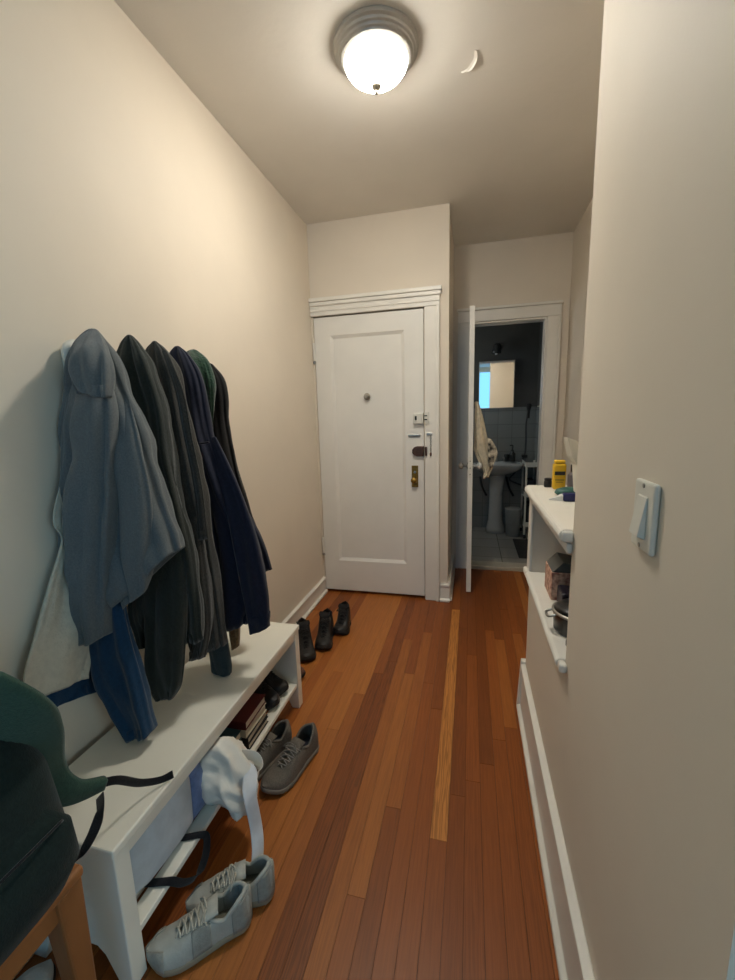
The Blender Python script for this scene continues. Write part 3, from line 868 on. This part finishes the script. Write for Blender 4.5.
place_shoe('slipper', 'pale grey shoe on the floor under the wooden stool', 'shoe', (-.985, .315), (-.972, .582), .105, (mat('pale_felt', (196, 194, 188), .9, bump=.2, bscale=200), m_bls, m_grl, m_whlace), side=1, lacing=False)

# ------------------------------------------------------------------ tote bag, strap and books on the bench shelf
bag = thing('tote_bag', 'white and pale blue tote bag spilling from the bench shelf', 'bag', (-.85, .83, .131))
m_bag = fabric('bag_cloth', (196, 204, 212), .05, 30, .15, 40, .1)
m_bagw = fabric('bag_white', (226, 224, 216), .04, 20, .25, 30, .1)
m_bagb = fabric('bag_blue', (112, 130, 172), .12, 60)
def flatring(y, x, z0, z1, t, seed, n=24):
    r = random.Random(seed)
    out = []
    for k in range(n):
        a = 2 * math.pi * k / n
        c, s = math.cos(a), math.sin(a)
        out.append((x + t * math.copysign(abs(c) ** .7, c) + .004 * math.sin(3 * a + seed), y + .004 * math.sin(2 * a + seed), (z0 + z1) / 2 + (z1 - z0) / 2 * math.copysign(abs(s) ** .5, s)))
    return out
tbody = obj('body', loft([flatring(y, x, .133, z1, t, i) for i, (y, x, z1, t) in enumerate(((.655, -.865, .26, .02), (.668, -.862, .315, .055), (.71, -.858, .335, .075), (.77, -.856, .337, .078), (.83, -.855, .337, .078), (.885, -.853, .338, .076)))]), m_bag, bag, smooth=True)
obj('stripe', loft([flatring(y, x, .133, z1, t, i) for i, (y, x, z1, t) in enumerate(((.8855, -.853, .338, .077), (.915, -.850, .340, .077), (.935, -.848, .338, .074)))]), m_bagb, tbody, smooth=True)['label'] = 'blue stripe along the bag'
mouth = [(-.850, .936, .335), (-.80, .945, .31), (-.745, .945, .335), (-.70, .95, .325), (-.665, .955, .27), (-.645, .965, .215)]
def crumple():
    rings = []
    W = [.10, .11, .12, .12, .10, .05]
    ctr = [(-.845, .985, .225), (-.79, .985, .228), (-.745, .985, .240), (-.705, .985, .225), (-.672, .978, .195), (-.650, .985, .165)]
    hz = [.095, .095, .090, .085, .065, .035]
    S = spline([c + (w, h) for c, w, h in zip(ctr, W, hz)], 8)
    for i, s in enumerate(S):
        f = i / (len(S) - 1)
        ring = []
        for k in range(60):
            a = 2 * math.pi * k / 60
            q = Vector((s[0] * 16, math.cos(a) * 1.5 + 3, math.sin(a) * 1.5))
            n1 = 1 - 2 * abs(noise.noise(q * .75)); n2 = 1 - 2 * abs(noise.noise(q * 1.5 + Vector((5, 1, 2))))
            rr = 1 + min(1, f * 2.2) * (.42 * (n1 - .55) + .10 * (n2 - .5))
            ring.append((s[0] + .03 * noise.noise(q * .9 + Vector((2, 7, 1))) * f, s[1] + s[3] * .62 * rr * math.cos(a), s[2] + s[4] * rr * math.sin(a)))
        rings.append(ring)
    return loft(rings)
obj('crumpled_top', crumple(), m_bagw, bag, smooth=True)
obj('handle', ribbon([(-.685, .985, .26), (-.650, .985, .255), (-0.622, 0.935, 0.232), (-0.605, 0.926, 0.140), (-0.592, 0.907, 0.092), (-0.585, 0.885, 0.065)], [.05, .045, .042, .040, .038, .034], .003, (.35, .9, .2), 6), fabric('bag_strap', (214, 218, 224), .05, 30), bag, smooth=True)
obj('handle', ribbon([(-.70, 1.02, .28), (-.665, 1.045, .255), (-.645, 1.035, .22), (-.655, .99, .205)], [.036, .034, .034, .034], .003, (.3, .2, .9), 6), m_bagw, bag, smooth=True)
blk = fabric('black_webbing', (22, 22, 26), .1, 200)
tag(obj('webbing_strap', ribbon([(-.92, .705, .1335), (-.86, .715, .1345), (-.80, .728, .1345), (-.755, .742, .134), (-.735, .765, .105), (-.722, .80, .085), (-.722, .84, .10), (-.735, .87, .128), (-.755, .868, .135), (-.80, .85, .1345), (-.86, .84, .1340)], .020, .003, [(0, 1, .1)] * 4 + [(.4, .8, .3)] * 4 + [(0, 1, .1)] * 3, 6), blk, smooth=True), 'black webbing strap looping off the bench shelf below the tote bag', 'strap')

pages = mat('page_edges', (206, 198, 178), .8, vary=.1, vscale=3, stretch=(1, 1, 220))
def book(label, c, size, rot, cover, spine_side=1):
    """size: depth in x, length in y, thickness"""
    b = thing('book', label, 'book', c, 0, 'books on the bench shelf')
    from mathutils import Euler
    Mx = Matrix.LocRotScale(Vector((0, 0, 0)), Euler(rot), None)
    dx, dy, dz = size[0] / 2, size[1] / 2, size[2] / 2
    def put(nm, bm, m):
        bmesh.ops.transform(bm, matrix=Mx, verts=bm.verts[:])
        return obj(nm, bm, m, b, local=True, bevel=.0012)
    put('pages', bx(-dx + .003, dx - .004, -dy + .003, dy - .004, -dz + .0025, dz - .0025), pages)
    bm = bx(-dx, dx, -dy, dy, dz - .0025, dz); box(bm, -dx, dx, -dy, dy, -dz, -dz + .0025); box(bm, -dx, dx, -dy - .0005, -dy + .003, -dz, dz)
    put('cover', bm, cover)
    return b
teal = mat('teal_cover', (40, 74, 84), .5); cr = mat('cream_cover', (196, 188, 166), .6); red = mat('red_cover', (92, 34, 34), .5); bk = mat('black_cover', (26, 24, 26), .5)
book('cream book at the bottom of the stack under the teal book', (-.868, 1.100, .131 + .0155), (.17, .135, .030), (0, 0, 0), cr)
book('thick cream book in the middle under the teal book', (-.868, 1.097, .162 + .0205), (.165, .135, .040), (0, 0, .02), cr)
book('teal book topping the stack beside the tote bag', (-.868, 1.094, .2035 + .0165), (.165, .140, .032), (0, 0, -.02), teal)
book('black book at the bottom of the dark pile beside the shoes', (-.860, 1.262, .131 + .0125), (.17, .155, .024), (0, 0, 0), bk)
book('black book with pale pages above the bottom one of the dark pile', (-.860, 1.262, .156 + .0135), (.165, .160, .026), (0, 0, .03), bk)
book('cream book lying under the red book', (-.862, 1.262, .184 + .0165), (.165, .155, .032), (0, 0, -.02), cr)
book('dark red book topping the pile beside the black shoes', (-.862, 1.260, .2175 + .0165), (.165, .160, .032), (0, 0, .02), red)

# ------------------------------------------------------------------ stool and backpack
wood = mat('stool_wood', (150, 98, 56), .5, vary=.16, vscale=14, stretch=(1, 1, .15), bump=.05)
st = thing('wooden_stool', 'low wooden stool under the green backpack', 'stool', (-.915, .37, 0))
obj('seat', bx(-1.078, -.752, .20, .535, .425, .450), wood, st, bevel=.008, bseg=3)
bm = bx(-1.065, -.765, .214, .232, .375, .4245); box(bm, -1.065, -.765, .503, .521, .375, .4245); box(bm, -1.065, -1.047, .2325, .5025, .375, .4245); box(bm, -.783, -.765, .2325, .5025, .375, .4245)
obj('apron', bm, wood, st, bevel=.002)
for x in (-1.05, -.785):
    for y in (.235, .505):
        sx, sy = (1 if x > -.9 else -1), (1 if y > .37 else -1)
        r0 = [(x + sx * .006 + a * .016, y + sy * .006 + b * .016, .001) for a, b in ((-1, -1), (1, -1), (1, 1), (-1, 1))]
        r1 = [(x + a * .027, y + b * .027, .4245) for a, b in ((-1, -1), (1, -1), (1, 1), (-1, 1))]
        obj('leg', loft([r0, r1]), wood, st, bevel=.005)

pk = thing('backpack', 'dark green backpack sitting on the wooden stool', 'backpack', (-.90, .36, .451))
gbody = fabric('backpack_dark', (22, 36, 34), .15, 150, .2, 300, .1)
gstrap = fabric('backpack_strap', (52, 78, 66), .12, 180, .25, 400, .15)
def rr(cx, cy, z, rx, ry, n=40, p=.6):
    return oval(cx, cy, z, rx, ry, n, p)
obj('body', loft([rr(-.905, .36, .4515, .10, .10), rr(-.895, .36, .457, .128, .128), rr(-.880, .36, .495, .152, .150), rr(-.866, .36, .60, .180, .165), rr(-.875, .36, .72, .172, .160), rr(-.905, .36, .82, .150, .145), rr(-.925, .36, .885, .115, .115), rr(-.935, .36, .915, .06, .07), rr(-.935, .36, .922, .02, .025)]), gbody, pk, smooth=True)
fp = obj('front_pocket', loft([rr(-.745, .36, .505, .03, .09), rr(-.726, .36, .520, .042, .115), rr(-.705, .36, .575, .050, .125), rr(-.706, .36, .64, .046, .122), rr(-.725, .36, .675, .03, .10)]), gbody, pk, smooth=True)
obj('zipper', tube([(-.672, .27, .66), (-.664, .33, .668), (-.664, .40, .668), (-.678, .46, .655)], .0025, 6, 5), blk, fp, smooth=True)
SP = [(-0.748, 0.400, 0.938), (-0.743, 0.440, 0.865), (-0.777, 0.480, 0.761), (-0.822, 0.530, 0.632), (-0.814, 0.580, 0.560), (-0.798, 0.640, 0.527)]
obj('shoulder_strap', ribbon(SP, [.13, .135, .13, .095, .052, .026], .020, [(.75, .1, .6), (.72, .2, .6), (.6, .4, .65), (.45, .5, .8), (.25, .4, .9), (.2, .3, .9)], 8), gstrap, pk, smooth=True)['label'] = 'paler green padded shoulder strap'
obj('webbing', ribbon([(-0.804, 0.635, 0.528), (-0.790, 0.668, 0.509), (-0.785, 0.720, 0.451), (-0.768, 0.765, 0.419), (-0.749, 0.790, 0.417)], [.022, .020, .019, .019, .020], .003, (.3, .6, .7), 6), blk, pk, smooth=True)
obj('webbing', ribbon([(-0.778, 0.610, 0.528), (-0.750, 0.583, 0.522), (-0.768, 0.572, 0.472), (-0.787, 0.555, 0.437), (-0.790, 0.530, 0.435)], .020, .003, (.7, .2, .5), 6), blk, pk, smooth=True)
obj('grab_handle', tube([(-.95, .33, .915), (-.95, .33, .945), (-.95, .39, .945), (-.95, .39, .915)], .007, 8, 5), blk, pk, smooth=True)

# ------------------------------------------------------------------ coat rack and clothes
rk = thing('coat_rack', 'white wall rack holding the row of coats above the bench', 'coat rack', (XL, 1.2, 1.50))
obj('rail', bx(XL + .0005, XL + .018, .945, 1.52, 1.455, 1.545), M['plastic'], rk, bevel=.006)
HK = [.985, 1.09, 1.196, 1.30, 1.41]
for y in HK:
    obj('hook', tube([(XL + .018, y, 1.50), (XL + .05, y, 1.495), (XL + .075, y, 1.515), (XL + .085, y, 1.55)], (.011, .010), 10, 5), M['plastic'], rk, smooth=True)
obj('end_cap', lathe([(.042, .0185), (.044, .026), (.040, .034), (.012, .037)], (XL + .001, .972, 1.522), 'x', 24), M['plastic'], rk, smooth=True)

c_gry = fabric('grey_jersey', (94, 101, 104), .14, 260, .3, 500, .3)
c_grn = fabric('black_green_fleece', (40, 46, 42), .2, 160, .3, 300, .3)
c_twd = fabric('grey_tweed', (44, 45, 43), .4, 330, .4, 260, .3, rgb2=(72, 71, 67))
c_nvy = fabric('navy_softshell', (32, 37, 55), .12, 100, .12, 300, .2)
c_blk = fabric('black_jacket', (20, 19, 20), .15, 100, .15, 200, .15)
c_grc = fabric('green_fleece', (34, 66, 50), .25, 90, .5, 160, .4)
c_blu = fabric('blue_cotton', (20, 56, 86), .12, 120, .2, 300, .25)
c_cnv = fabric('off_white_canvas', (196, 190, 174), .06, 60, .3, 200, .1)
c_tan = fabric('tan_wool', (120, 98, 72), .3, 80, .4, 160, .2)
c_tel = fabric('dark_teal_cotton', (48, 62, 68), .15, 200)

g = thing('hooded_sweatshirt', 'grey-blue sweatshirt hanging nearest the camera on the rack', 'sweatshirt', (-1.0, .95, .75))
obj('body', drape([
    ((-1.022, 0.975, 1.585), (-0.992, 0.975, 1.585), .008), ((-1.052, 0.970, 1.560), (-0.968, 0.970, 1.557), .022), ((-1.079, 0.965, 1.516), (-0.942, 0.970, 1.513), .040), ((-1.084, 0.955, 1.442), (-0.915, 0.965, 1.443), .046),
    ((-1.100, 0.950, 1.346), (-0.882, 0.960, 1.351), .05), ((-1.103, 0.940, 1.234), (-0.851, 0.955, 1.242), .052), ((-1.091, 0.930, 1.120), (-0.823, 0.950, 1.132), .052), ((-1.061, 0.920, 0.990), (-0.794, 0.950, 1.031), .050), ((-0.981, 0.910, 0.814), (-0.787, 0.950, 0.982), .046)], 5, .013, 11, n=72), c_gry, g, smooth=True)
obj('sleeve', drape([
    ((-1.056, 0.955, 1.503), (-0.962, 0.950, 1.507), .008), ((-1.057, 0.925, 1.421), (-0.924, 0.925, 1.425), .022), ((-1.056, 0.900, 1.346), (-0.901, 0.900, 1.352), .032), ((-1.065, 0.885, 1.239), (-0.904, 0.883, 1.250), .036), ((-1.075, 0.868, 1.105), (-0.916, 0.870, 1.114), .036), ((-1.092, 0.852, 0.938), (-0.944, 0.862, 0.955), .034), ((-1.101, 0.842, 0.808), (-0.964, 0.857, 0.823), .032), ((-1.087, 0.838, 0.727), (-0.974, 0.855, 0.751), .028)], 4, .010, 12), c_gry, g, smooth=True)
obj('hem_flap', drape([
    ((-0.956, 0.962, 1.418), (-0.911, 0.965, 1.427), .003), ((-0.934, 0.915, 1.263), (-0.847, 0.920, 1.272), .014), ((-0.935, 0.895, 1.130), (-0.825, 0.910, 1.143), .018), ((-0.941, 0.885, 0.992), (-0.829, 0.900, 1.007), .018), ((-0.935, 0.880, 0.894), (-0.843, 0.900, 0.930), .014), ((-0.923, 0.878, 0.831), (-0.864, 0.900, 0.876), .010)], 3, .006, 13), c_gry, g, smooth=True)
obj('hood', drape([
    ((-1.012, 0.965, 1.582), (-0.987, 0.970, 1.584), .006), ((-1.028, 0.945, 1.554), (-0.954, 0.950, 1.555), .016), ((-1.017, 0.910, 1.505), (-0.910, 0.915, 1.504), .026), ((-1.002, 0.885, 1.451), (-0.891, 0.890, 1.446), .020), ((-0.978, 0.872, 1.412), (-0.890, 0.878, 1.396), .008)], 3, .008, 14), c_gry, g, smooth=True)

g = thing('canvas_bag', 'off-white canvas bag hanging flat on the wall behind the sweatshirt', 'bag', (-1.06, .80, .66))
cx = -1.052
obj('cloth', drape([
    ((-1.052, 0.877, 1.224), (cx + .004, .945, 1.20), .005), ((-1.052, 0.828, 1.128), (cx + .004, .945, 1.12), .006), ((-1.052, 0.817, 1.077), (cx + .004, .945, 1.05), .006), ((-1.052, 0.831, 1.029), (cx + .004, .945, 1.0), .006), ((-1.052, 0.785, 0.933), (cx + .006, .94, .90), .008), ((-1.052, 0.734, 0.826), (cx + .008, .925, .80), .009), ((-1.050, 0.685, 0.731), (-1.042, 0.850, 0.666), .010), ((-1.050, 0.689, 0.663), (-1.042, 0.837, 0.625), .008)], 4, .005, 21), c_cnv, g, smooth=True)

g = thing('blue_shirt', 'bright blue shirt with a sleeve hanging below the grey sweatshirt', 'shirt', (-1.05, .88, .42))
obj('body', drape([
    ((-1.083, .925, 1.0), (-1.083, .955, 1.0), .005), ((-1.083, .88, .88), (-1.083, .95, .88), .006), ((-1.080, 0.769, 0.776), (-1.08, .93, .75), .008), ((-1.080, 0.738, 0.637), (-1.078, 0.942, 0.543), .008), ((-1.080, 0.740, 0.586), (-1.078, 0.873, 0.557), .007)], 4, .003, 22), c_blu, g, smooth=True)
obj('sleeve', drape([
    ((-1.018, 0.900, 0.989), (-0.967, 0.905, 0.999), .016), ((-1.031, 0.895, 0.865), (-0.950, 0.900, 0.881), .026), ((-1.065, 0.888, 0.726), (-0.932, 0.895, 0.746), .032), ((-1.051, 0.880, 0.588), (-0.904, 0.888, 0.610), .034), ((-1.002, 0.872, 0.487), (-0.889, 0.880, 0.502), .032), ((-0.970, 0.868, 0.419), (-0.884, 0.878, 0.449), .028)], 4, .008, 23, zmin=.412), c_blu, g, smooth=True)

g = thing('fleece_hoodie', 'black-green fleece hoodie second from the camera on the rack', 'hoodie', (-.98, 1.06, .43))
obj('body', drape([
    ((-1.002, 1.085, 1.587), (-0.980, 1.085, 1.588), .005), ((-1.027, 1.080, 1.559), (-0.952, 1.080, 1.557), .015), ((-1.043, 1.075, 1.493), (-0.915, 1.075, 1.492), .032), ((-1.035, 1.070, 1.374), (-0.884, 1.070, 1.375), .035), ((-1.024, 1.065, 1.221), (-0.871, 1.065, 1.226), .037), ((-1.006, 1.060, 1.063), (-0.844, 1.060, 1.074), .039), ((-1.036, 1.050, 0.901), (-0.819, 1.055, 0.924), .039), ((-1.064, 1.045, 0.729), (-0.815, 1.050, 0.766), .037), ((-1.051, 1.045, 0.606), (-0.818, 1.050, 0.646), .035)], 5, .011, 31, n=64), c_grn, g, smooth=True)
obj('sleeve', drape([
    ((-0.967, 1.045, 1.084), (-0.875, 1.050, 1.100), .008), ((-0.976, 1.028, 0.912), (-0.838, 1.030, 0.932), .024), ((-0.988, 1.015, 0.750), (-0.839, 1.020, 0.774), .029), ((-0.997, 1.010, 0.597), (-0.857, 1.015, 0.621), .029), ((-0.999, 1.008, 0.491), (-0.882, 1.012, 0.516), .025), ((-0.984, 1.005, 0.441), (-0.917, 1.010, 0.458), .018)], 3, .006, 32, zmin=.412), c_grn, g, smooth=True)

g = thing('tweed_jacket', 'grey tweed jacket between the fleece hoodie and the navy jacket', 'jacket', (-.95, 1.17, .5))
obj('body', drape([
    ((-1.002, 1.190, 1.587), (-0.983, 1.190, 1.588), .005), ((-1.024, 1.185, 1.559), (-0.949, 1.185, 1.558), .015), ((-1.034, 1.180, 1.487), (-0.905, 1.180, 1.484), .030), ((-1.010, 1.175, 1.374), (-0.889, 1.175, 1.377), .034), ((-0.985, 1.170, 1.243), (-0.870, 1.170, 1.248), .035), ((-0.971, 1.165, 1.075), (-0.844, 1.165, 1.085), .037), ((-0.957, 1.160, 0.902), (-0.835, 1.160, 0.922), .037), ((-0.951, 1.155, 0.723), (-0.823, 1.160, 0.739), .035), ((-0.946, 1.150, 0.530), (-0.813, 1.155, 0.573), .034)], 6, .010, 41, n=64), c_twd, g, smooth=True)
obj('lapel', drape([
    ((-0.948, 1.165, 1.552), (-0.929, 1.165, 1.554), .003), ((-0.925, 1.150, 1.518), (-0.900, 1.147, 1.519), .003), ((-0.889, 1.135, 1.416), (-0.859, 1.138, 1.417), .006), ((-0.872, 1.128, 1.277), (-0.841, 1.130, 1.279), .007), ((-0.850, 1.122, 1.119), (-0.818, 1.124, 1.122), .007), ((-0.851, 1.118, 0.955), (-0.815, 1.120, 0.959), .005)], 2, .003, 42), c_twd, g, smooth=True)
obj('sleeve', drape([
    ((-0.916, 1.150, 1.113), (-0.866, 1.150, 1.120), .007), ((-0.899, 1.122, 0.952), (-0.836, 1.125, 0.960), .015), ((-0.894, 1.110, 0.784), (-0.821, 1.114, 0.795), .018), ((-0.886, 1.108, 0.643), (-0.827, 1.112, 0.654), .018), ((-0.920, 1.105, 0.530), (-0.859, 1.110, 0.549), .015)], 3, .006, 43), c_twd, g, smooth=True)
g = thing('teal_shirt', 'dark teal shirt cuff showing below the tweed jacket', 'shirt', (-.9, 1.225, .42))
obj('cuff', drape([
    ((-0.935, 1.225, 0.634), (-0.865, 1.228, 0.651), .014), ((-0.933, 1.222, 0.517), (-0.853, 1.225, 0.536), .018), ((-0.924, 1.220, 0.426), (-0.847, 1.222, 0.450), .018), ((-0.913, 1.218, 0.391), (-0.846, 1.220, 0.407), .016)], 3, .003, 44, zmin=.412), c_tel, g, smooth=True)

g = thing('navy_jacket', 'navy blue zip jacket with a cuffed sleeve near the far end', 'jacket', (-.93, 1.29, .56))
obj('body', drape([
    ((-1.003, 1.295, 1.587), (-0.979, 1.295, 1.589), .005), ((-1.023, 1.290, 1.557), (-0.943, 1.290, 1.556), .017), ((-1.021, 1.285, 1.479), (-0.901, 1.285, 1.473), .033), ((-0.997, 1.280, 1.340), (-0.888, 1.285, 1.337), .036), ((-0.977, 1.280, 1.234), (-0.871, 1.285, 1.240), .038), ((-0.957, 1.280, 1.089), (-0.820, 1.290, 1.097), .040), ((-0.936, 1.275, 0.904), (-0.747, 1.295, 0.922), .041), ((-0.928, 1.270, 0.713), (-0.732, 1.295, 0.756), .040), ((-0.910, 1.265, 0.568), (-0.790, 1.285, 0.590), .036)], 5, .010, 51, n=64), c_nvy, g, smooth=True)
obj('shoulder_seam', tube([(-0.911, 1.238, 1.261), (-0.883, 1.238, 1.260), (-0.863, 1.243, 1.263)], .003, 6, 4), c_nvy, g, smooth=True)
obj('flared_hem', drape([
    ((-0.894, 1.345, 1.117), (-0.860, 1.345, 1.125), .012), ((-0.882, 1.345, 0.984), (-0.804, 1.350, 0.996), .017), ((-0.861, 1.345, 0.847), (-0.745, 1.350, 0.867), .019), ((-0.844, 1.345, 0.744), (-0.723, 1.350, 0.774), .019)], 3, .006, 52), c_nvy, g, smooth=True)
sl = obj('sleeve', drape([
    ((-0.904, 1.285, 1.268), (-0.863, 1.285, 1.278), .007), ((-0.844, 1.262, 1.076), (-0.770, 1.265, 1.091), .019), ((-0.806, 1.250, 0.899), (-0.714, 1.255, 0.917), .022), ((-0.785, 1.245, 0.753), (-0.688, 1.250, 0.773), .024), ((-0.772, 1.242, 0.653), (-0.682, 1.247, 0.670), .022), ((-0.761, 1.240, 0.577), (-0.690, 1.245, 0.613), .021)], 3, .006, 53), c_nvy, g, smooth=True)
obj('cuff', drape([((-0.769, 1.242, 0.637), (-0.683, 1.247, 0.658), .024), ((-0.765, 1.241, 0.607), (-0.685, 1.246, 0.632), .023), ((-0.762, 1.240, 0.573), (-0.688, 1.245, 0.605), .022)], 3, .004, 53), c_nvy, sl, smooth=True)
g = thing('tan_scarf', 'tan wool scarf end hanging behind the navy jacket', 'scarf', (-.98, 1.36, .5))
obj('cloth', drape([
    ((-0.930, 1.360, 0.674), (-0.894, 1.360, 0.685), .010), ((-0.929, 1.360, 0.547), (-0.883, 1.360, 0.559), .012), ((-0.928, 1.360, 0.460), (-0.886, 1.360, 0.482), .012), ((-0.928, 1.360, 0.416), (-0.894, 1.360, 0.437), .010)], 4, .003, 54), c_tan, g, smooth=True)
g = thing('green_fleece', 'small dark green fleece bunched over the farthest hook', 'fleece', (-1.0, 1.39, 1.4))
obj('cloth', drape([
    ((-1.026, 1.395, 1.589), (-0.988, 1.395, 1.594), .010), ((-1.035, 1.390, 1.560), (-0.946, 1.390, 1.559), .026), ((-1.019, 1.385, 1.516), (-0.926, 1.385, 1.511), .034), ((-1.004, 1.380, 1.468), (-0.919, 1.380, 1.468), .030), ((-0.988, 1.378, 1.405), (-0.924, 1.378, 1.410), .02), ((-0.981, 1.376, 1.302), (-0.933, 1.376, 1.308), .012)], 4, .010, 61), c_grc, g, smooth=True)
g = thing('black_jacket', 'black jacket hanging last on the rack, behind the navy one', 'jacket', (-.98, 1.44, .75))
obj('body', drape([
    ((-1.018, 1.455, 1.553), (-0.966, 1.455, 1.550), .012), ((-1.015, 1.450, 1.507), (-0.925, 1.450, 1.495), .026), ((-1.012, 1.447, 1.435), (-0.912, 1.447, 1.427), .032), ((-1.014, 1.445, 1.320), (-0.913, 1.445, 1.321), .034), ((-1.017, 1.440, 1.142), (-0.887, 1.440, 1.142), .036), ((-1.011, 1.437, 1.000), (-0.857, 1.437, 1.011), .038), ((-0.990, 1.435, 0.833), (-0.816, 1.435, 0.862), .038), ((-0.968, 1.432, 0.662), (-0.804, 1.432, 0.713), .036)], 4, .008, 71), c_blk, g, smooth=True)

# ------------------------------------------------------------------ things on the ledge
zl = 1.0375
yb = thing('yellow_bottle', 'yellow box-shaped bottle with a dark label on the ledge', 'bottle', (.333, 1.708, zl))
yel = mat('yellow_plastic', (226, 178, 28), .4, vary=.06)
ybody = obj('body', bx(.311, .357, 1.690, 1.722, zl, zl + .100), yel, yb, bevel=.008, bseg=3)
obj('cap', bx(.315, .353, 1.693, 1.719, zl + .1005, zl + .112), mat('yellow_cap', (236, 190, 40), .4), yb, bevel=.004)
obj('label_band', bx(.3155, .3525, 1.6885, 1.6905, zl + .056, zl + .070), M['dark'], ybody)
obj('label_lines', box(bx(.318, .350, 1.6885, 1.6905, zl + .036, zl + .039), .321, .346, 1.6885, 1.6905, zl + .028, zl + .030), mat('label_ink', (120, 96, 30), .5), ybody)
b1 = thing('dark_jar', 'small black jar standing left of the yellow bottle', 'jar', (.300, 1.745, zl))
obj('jar', lathe([(.013, 0), (.015, .003), (.015, .022), (.012, .026)], (.303, 1.750, zl), 'z', 16), M['dark'], b1, smooth=True)
obj('lid', lathe([(.014, .0265), (.014, .034), (.010, .036)], (.303, 1.750, zl), 'z', 16), M['dark'], b1)
b2 = thing('pump_bottle', 'dark bottle with a black cap behind the yellow bottle', 'bottle', (.372, 1.66, zl))
obj('body', lathe([(.022, 0), (.024, .004), (.024, .060), (.014, .072)], (.380, 1.665, zl), 'z', 18), mat('grey_purple_bottle', (92, 84, 86), .4), b2, smooth=True)
obj('cap', lathe([(.015, .0725), (.015, .098), (.012, .1)], (.380, 1.665, zl), 'z', 16), M['dark'], b2)
tag(obj('soft_pouch', loft([oval(.345, 1.565, zl + .0005, .040, .028), oval(.345, 1.565, zl + .010, .050, .034), oval(.346, 1.565, zl + .022, .045, .030), oval(.348, 1.565, zl + .030, .022, .015)]), mat('teal_pouch', (44, 92, 84), .5, vary=.15, vscale=60), smooth=True), 'small teal pouch lying on the ledge in front of the yellow bottle', 'pouch')
tb = thing('cream_tube', 'white tube with a dark blue cap lying on the ledge', 'tube', (.30, 1.46, zl))
obj('tube', loft([[(.262 + .0, 1.478, zl + .001), (.262, 1.488, zl + .001), (.262, 1.488, zl + .003), (.262, 1.478, zl + .003)], [(.302, 1.458, zl + .0005), (.302, 1.484, zl + .0005), (.302, 1.484, zl + .022), (.302, 1.458, zl + .022)]]), mat('tube_white', (222, 220, 216), .4), tb, bevel=.003)
obj('cap', bx(.3025, .350, 1.455, 1.487, zl + .0005, zl + .026), mat('cap_blue', (30, 34, 92), .4), tb, bevel=.005)
bo = thing('paper_carton', 'tall white carton on the ledge beside the wall edge', 'box', (.36, 1.42, zl))
whc = mat('white_card', (222, 216, 200), .6)
obj('carton', prism([(0.326, 1.077), (.46, zl), (.46, zl + .2), (0.326, 1.237), (0.286, 1.253), (0.301, 1.194), (0.317, 1.169)], 1.36, 1.435, 'y'), whc, bo, bevel=.002)
obj('label_mark', bx(.360, .366, 1.3585, 1.3605, zl + .05, zl + .10), M['dark'], bo)

# ------------------------------------------------------------------ things in the cubby under the ledge
zc = .6805
bx1 = thing('patterned_box', 'pink patterned box holding dark papers in the cubby', 'box', (.36, 1.56, zc))
obj('box', bx(.282, .45, 1.475, 1.60, zc, zc + .10), mat('pink_print', (226, 186, 160), .7, vscale=60, rgb2=(150, 96, 84)), bx1, bevel=.002)
obj('flap', prism([(.284, zc + .1005), (.450, zc + .1005), (.450, zc + .112), (.33, zc + .135), (.318, zc + .137)], 1.478, 1.597, 'y'), mat('flap_grey', (84, 84, 80), .6), bx1, bevel=.002)
tag(obj('cutlery_tray', bx(.300, .46, 1.385, 1.470, zc, zc + .062), mat('dark_purple_plastic', (38, 32, 44), .4), bevel=.006), 'dark plastic tray in the cubby between the box and the pot', 'tray')
pt = thing('cooking_pot', 'small black pot with a steel rim and loop handle in the cubby', 'pot', (.345, 1.29, zc))
pc = (.322, 1.262, zc)
potm = mat('pot_black', (30, 28, 28), .3)
obj('pot_body', lathe([(.062, 0), (.068, .006), (.070, .055), (.072, .058)], pc, 'z', 28), potm, pt, smooth=True)
obj('rim', lathe([(.0705, .0575), (.075, .060), (.075, .066), (.070, .068)], pc, 'z', 28), M['steel'], pt, smooth=True)
obj('lid', lathe([(.0695, .0685), (.060, .078), (.03, .088), (.012, .090), (.012, .10), (.016, .106), (.004, .110)], pc, 'z', 28), potm, pt, smooth=True)
obj('handle', tube([(pc[0] - .064, pc[1] - .02, zc + .058), (pc[0] - .086, pc[1] - .018, zc + .05), (pc[0] - .090, pc[1], zc + .048), (pc[0] - .086, pc[1] + .018, zc + .05), (pc[0] - .064, pc[1] + .02, zc + .058)], .004, 8, 5), M['steel'], pt, smooth=True)
tag(obj('pot_stand', bx(.268, .42, 1.135, 1.172, zc, zc + .022), mat('grey_fabric', (96, 90, 88), .8), bevel=.005), 'grey folded cloth at the near end of the cubby', 'cloth')
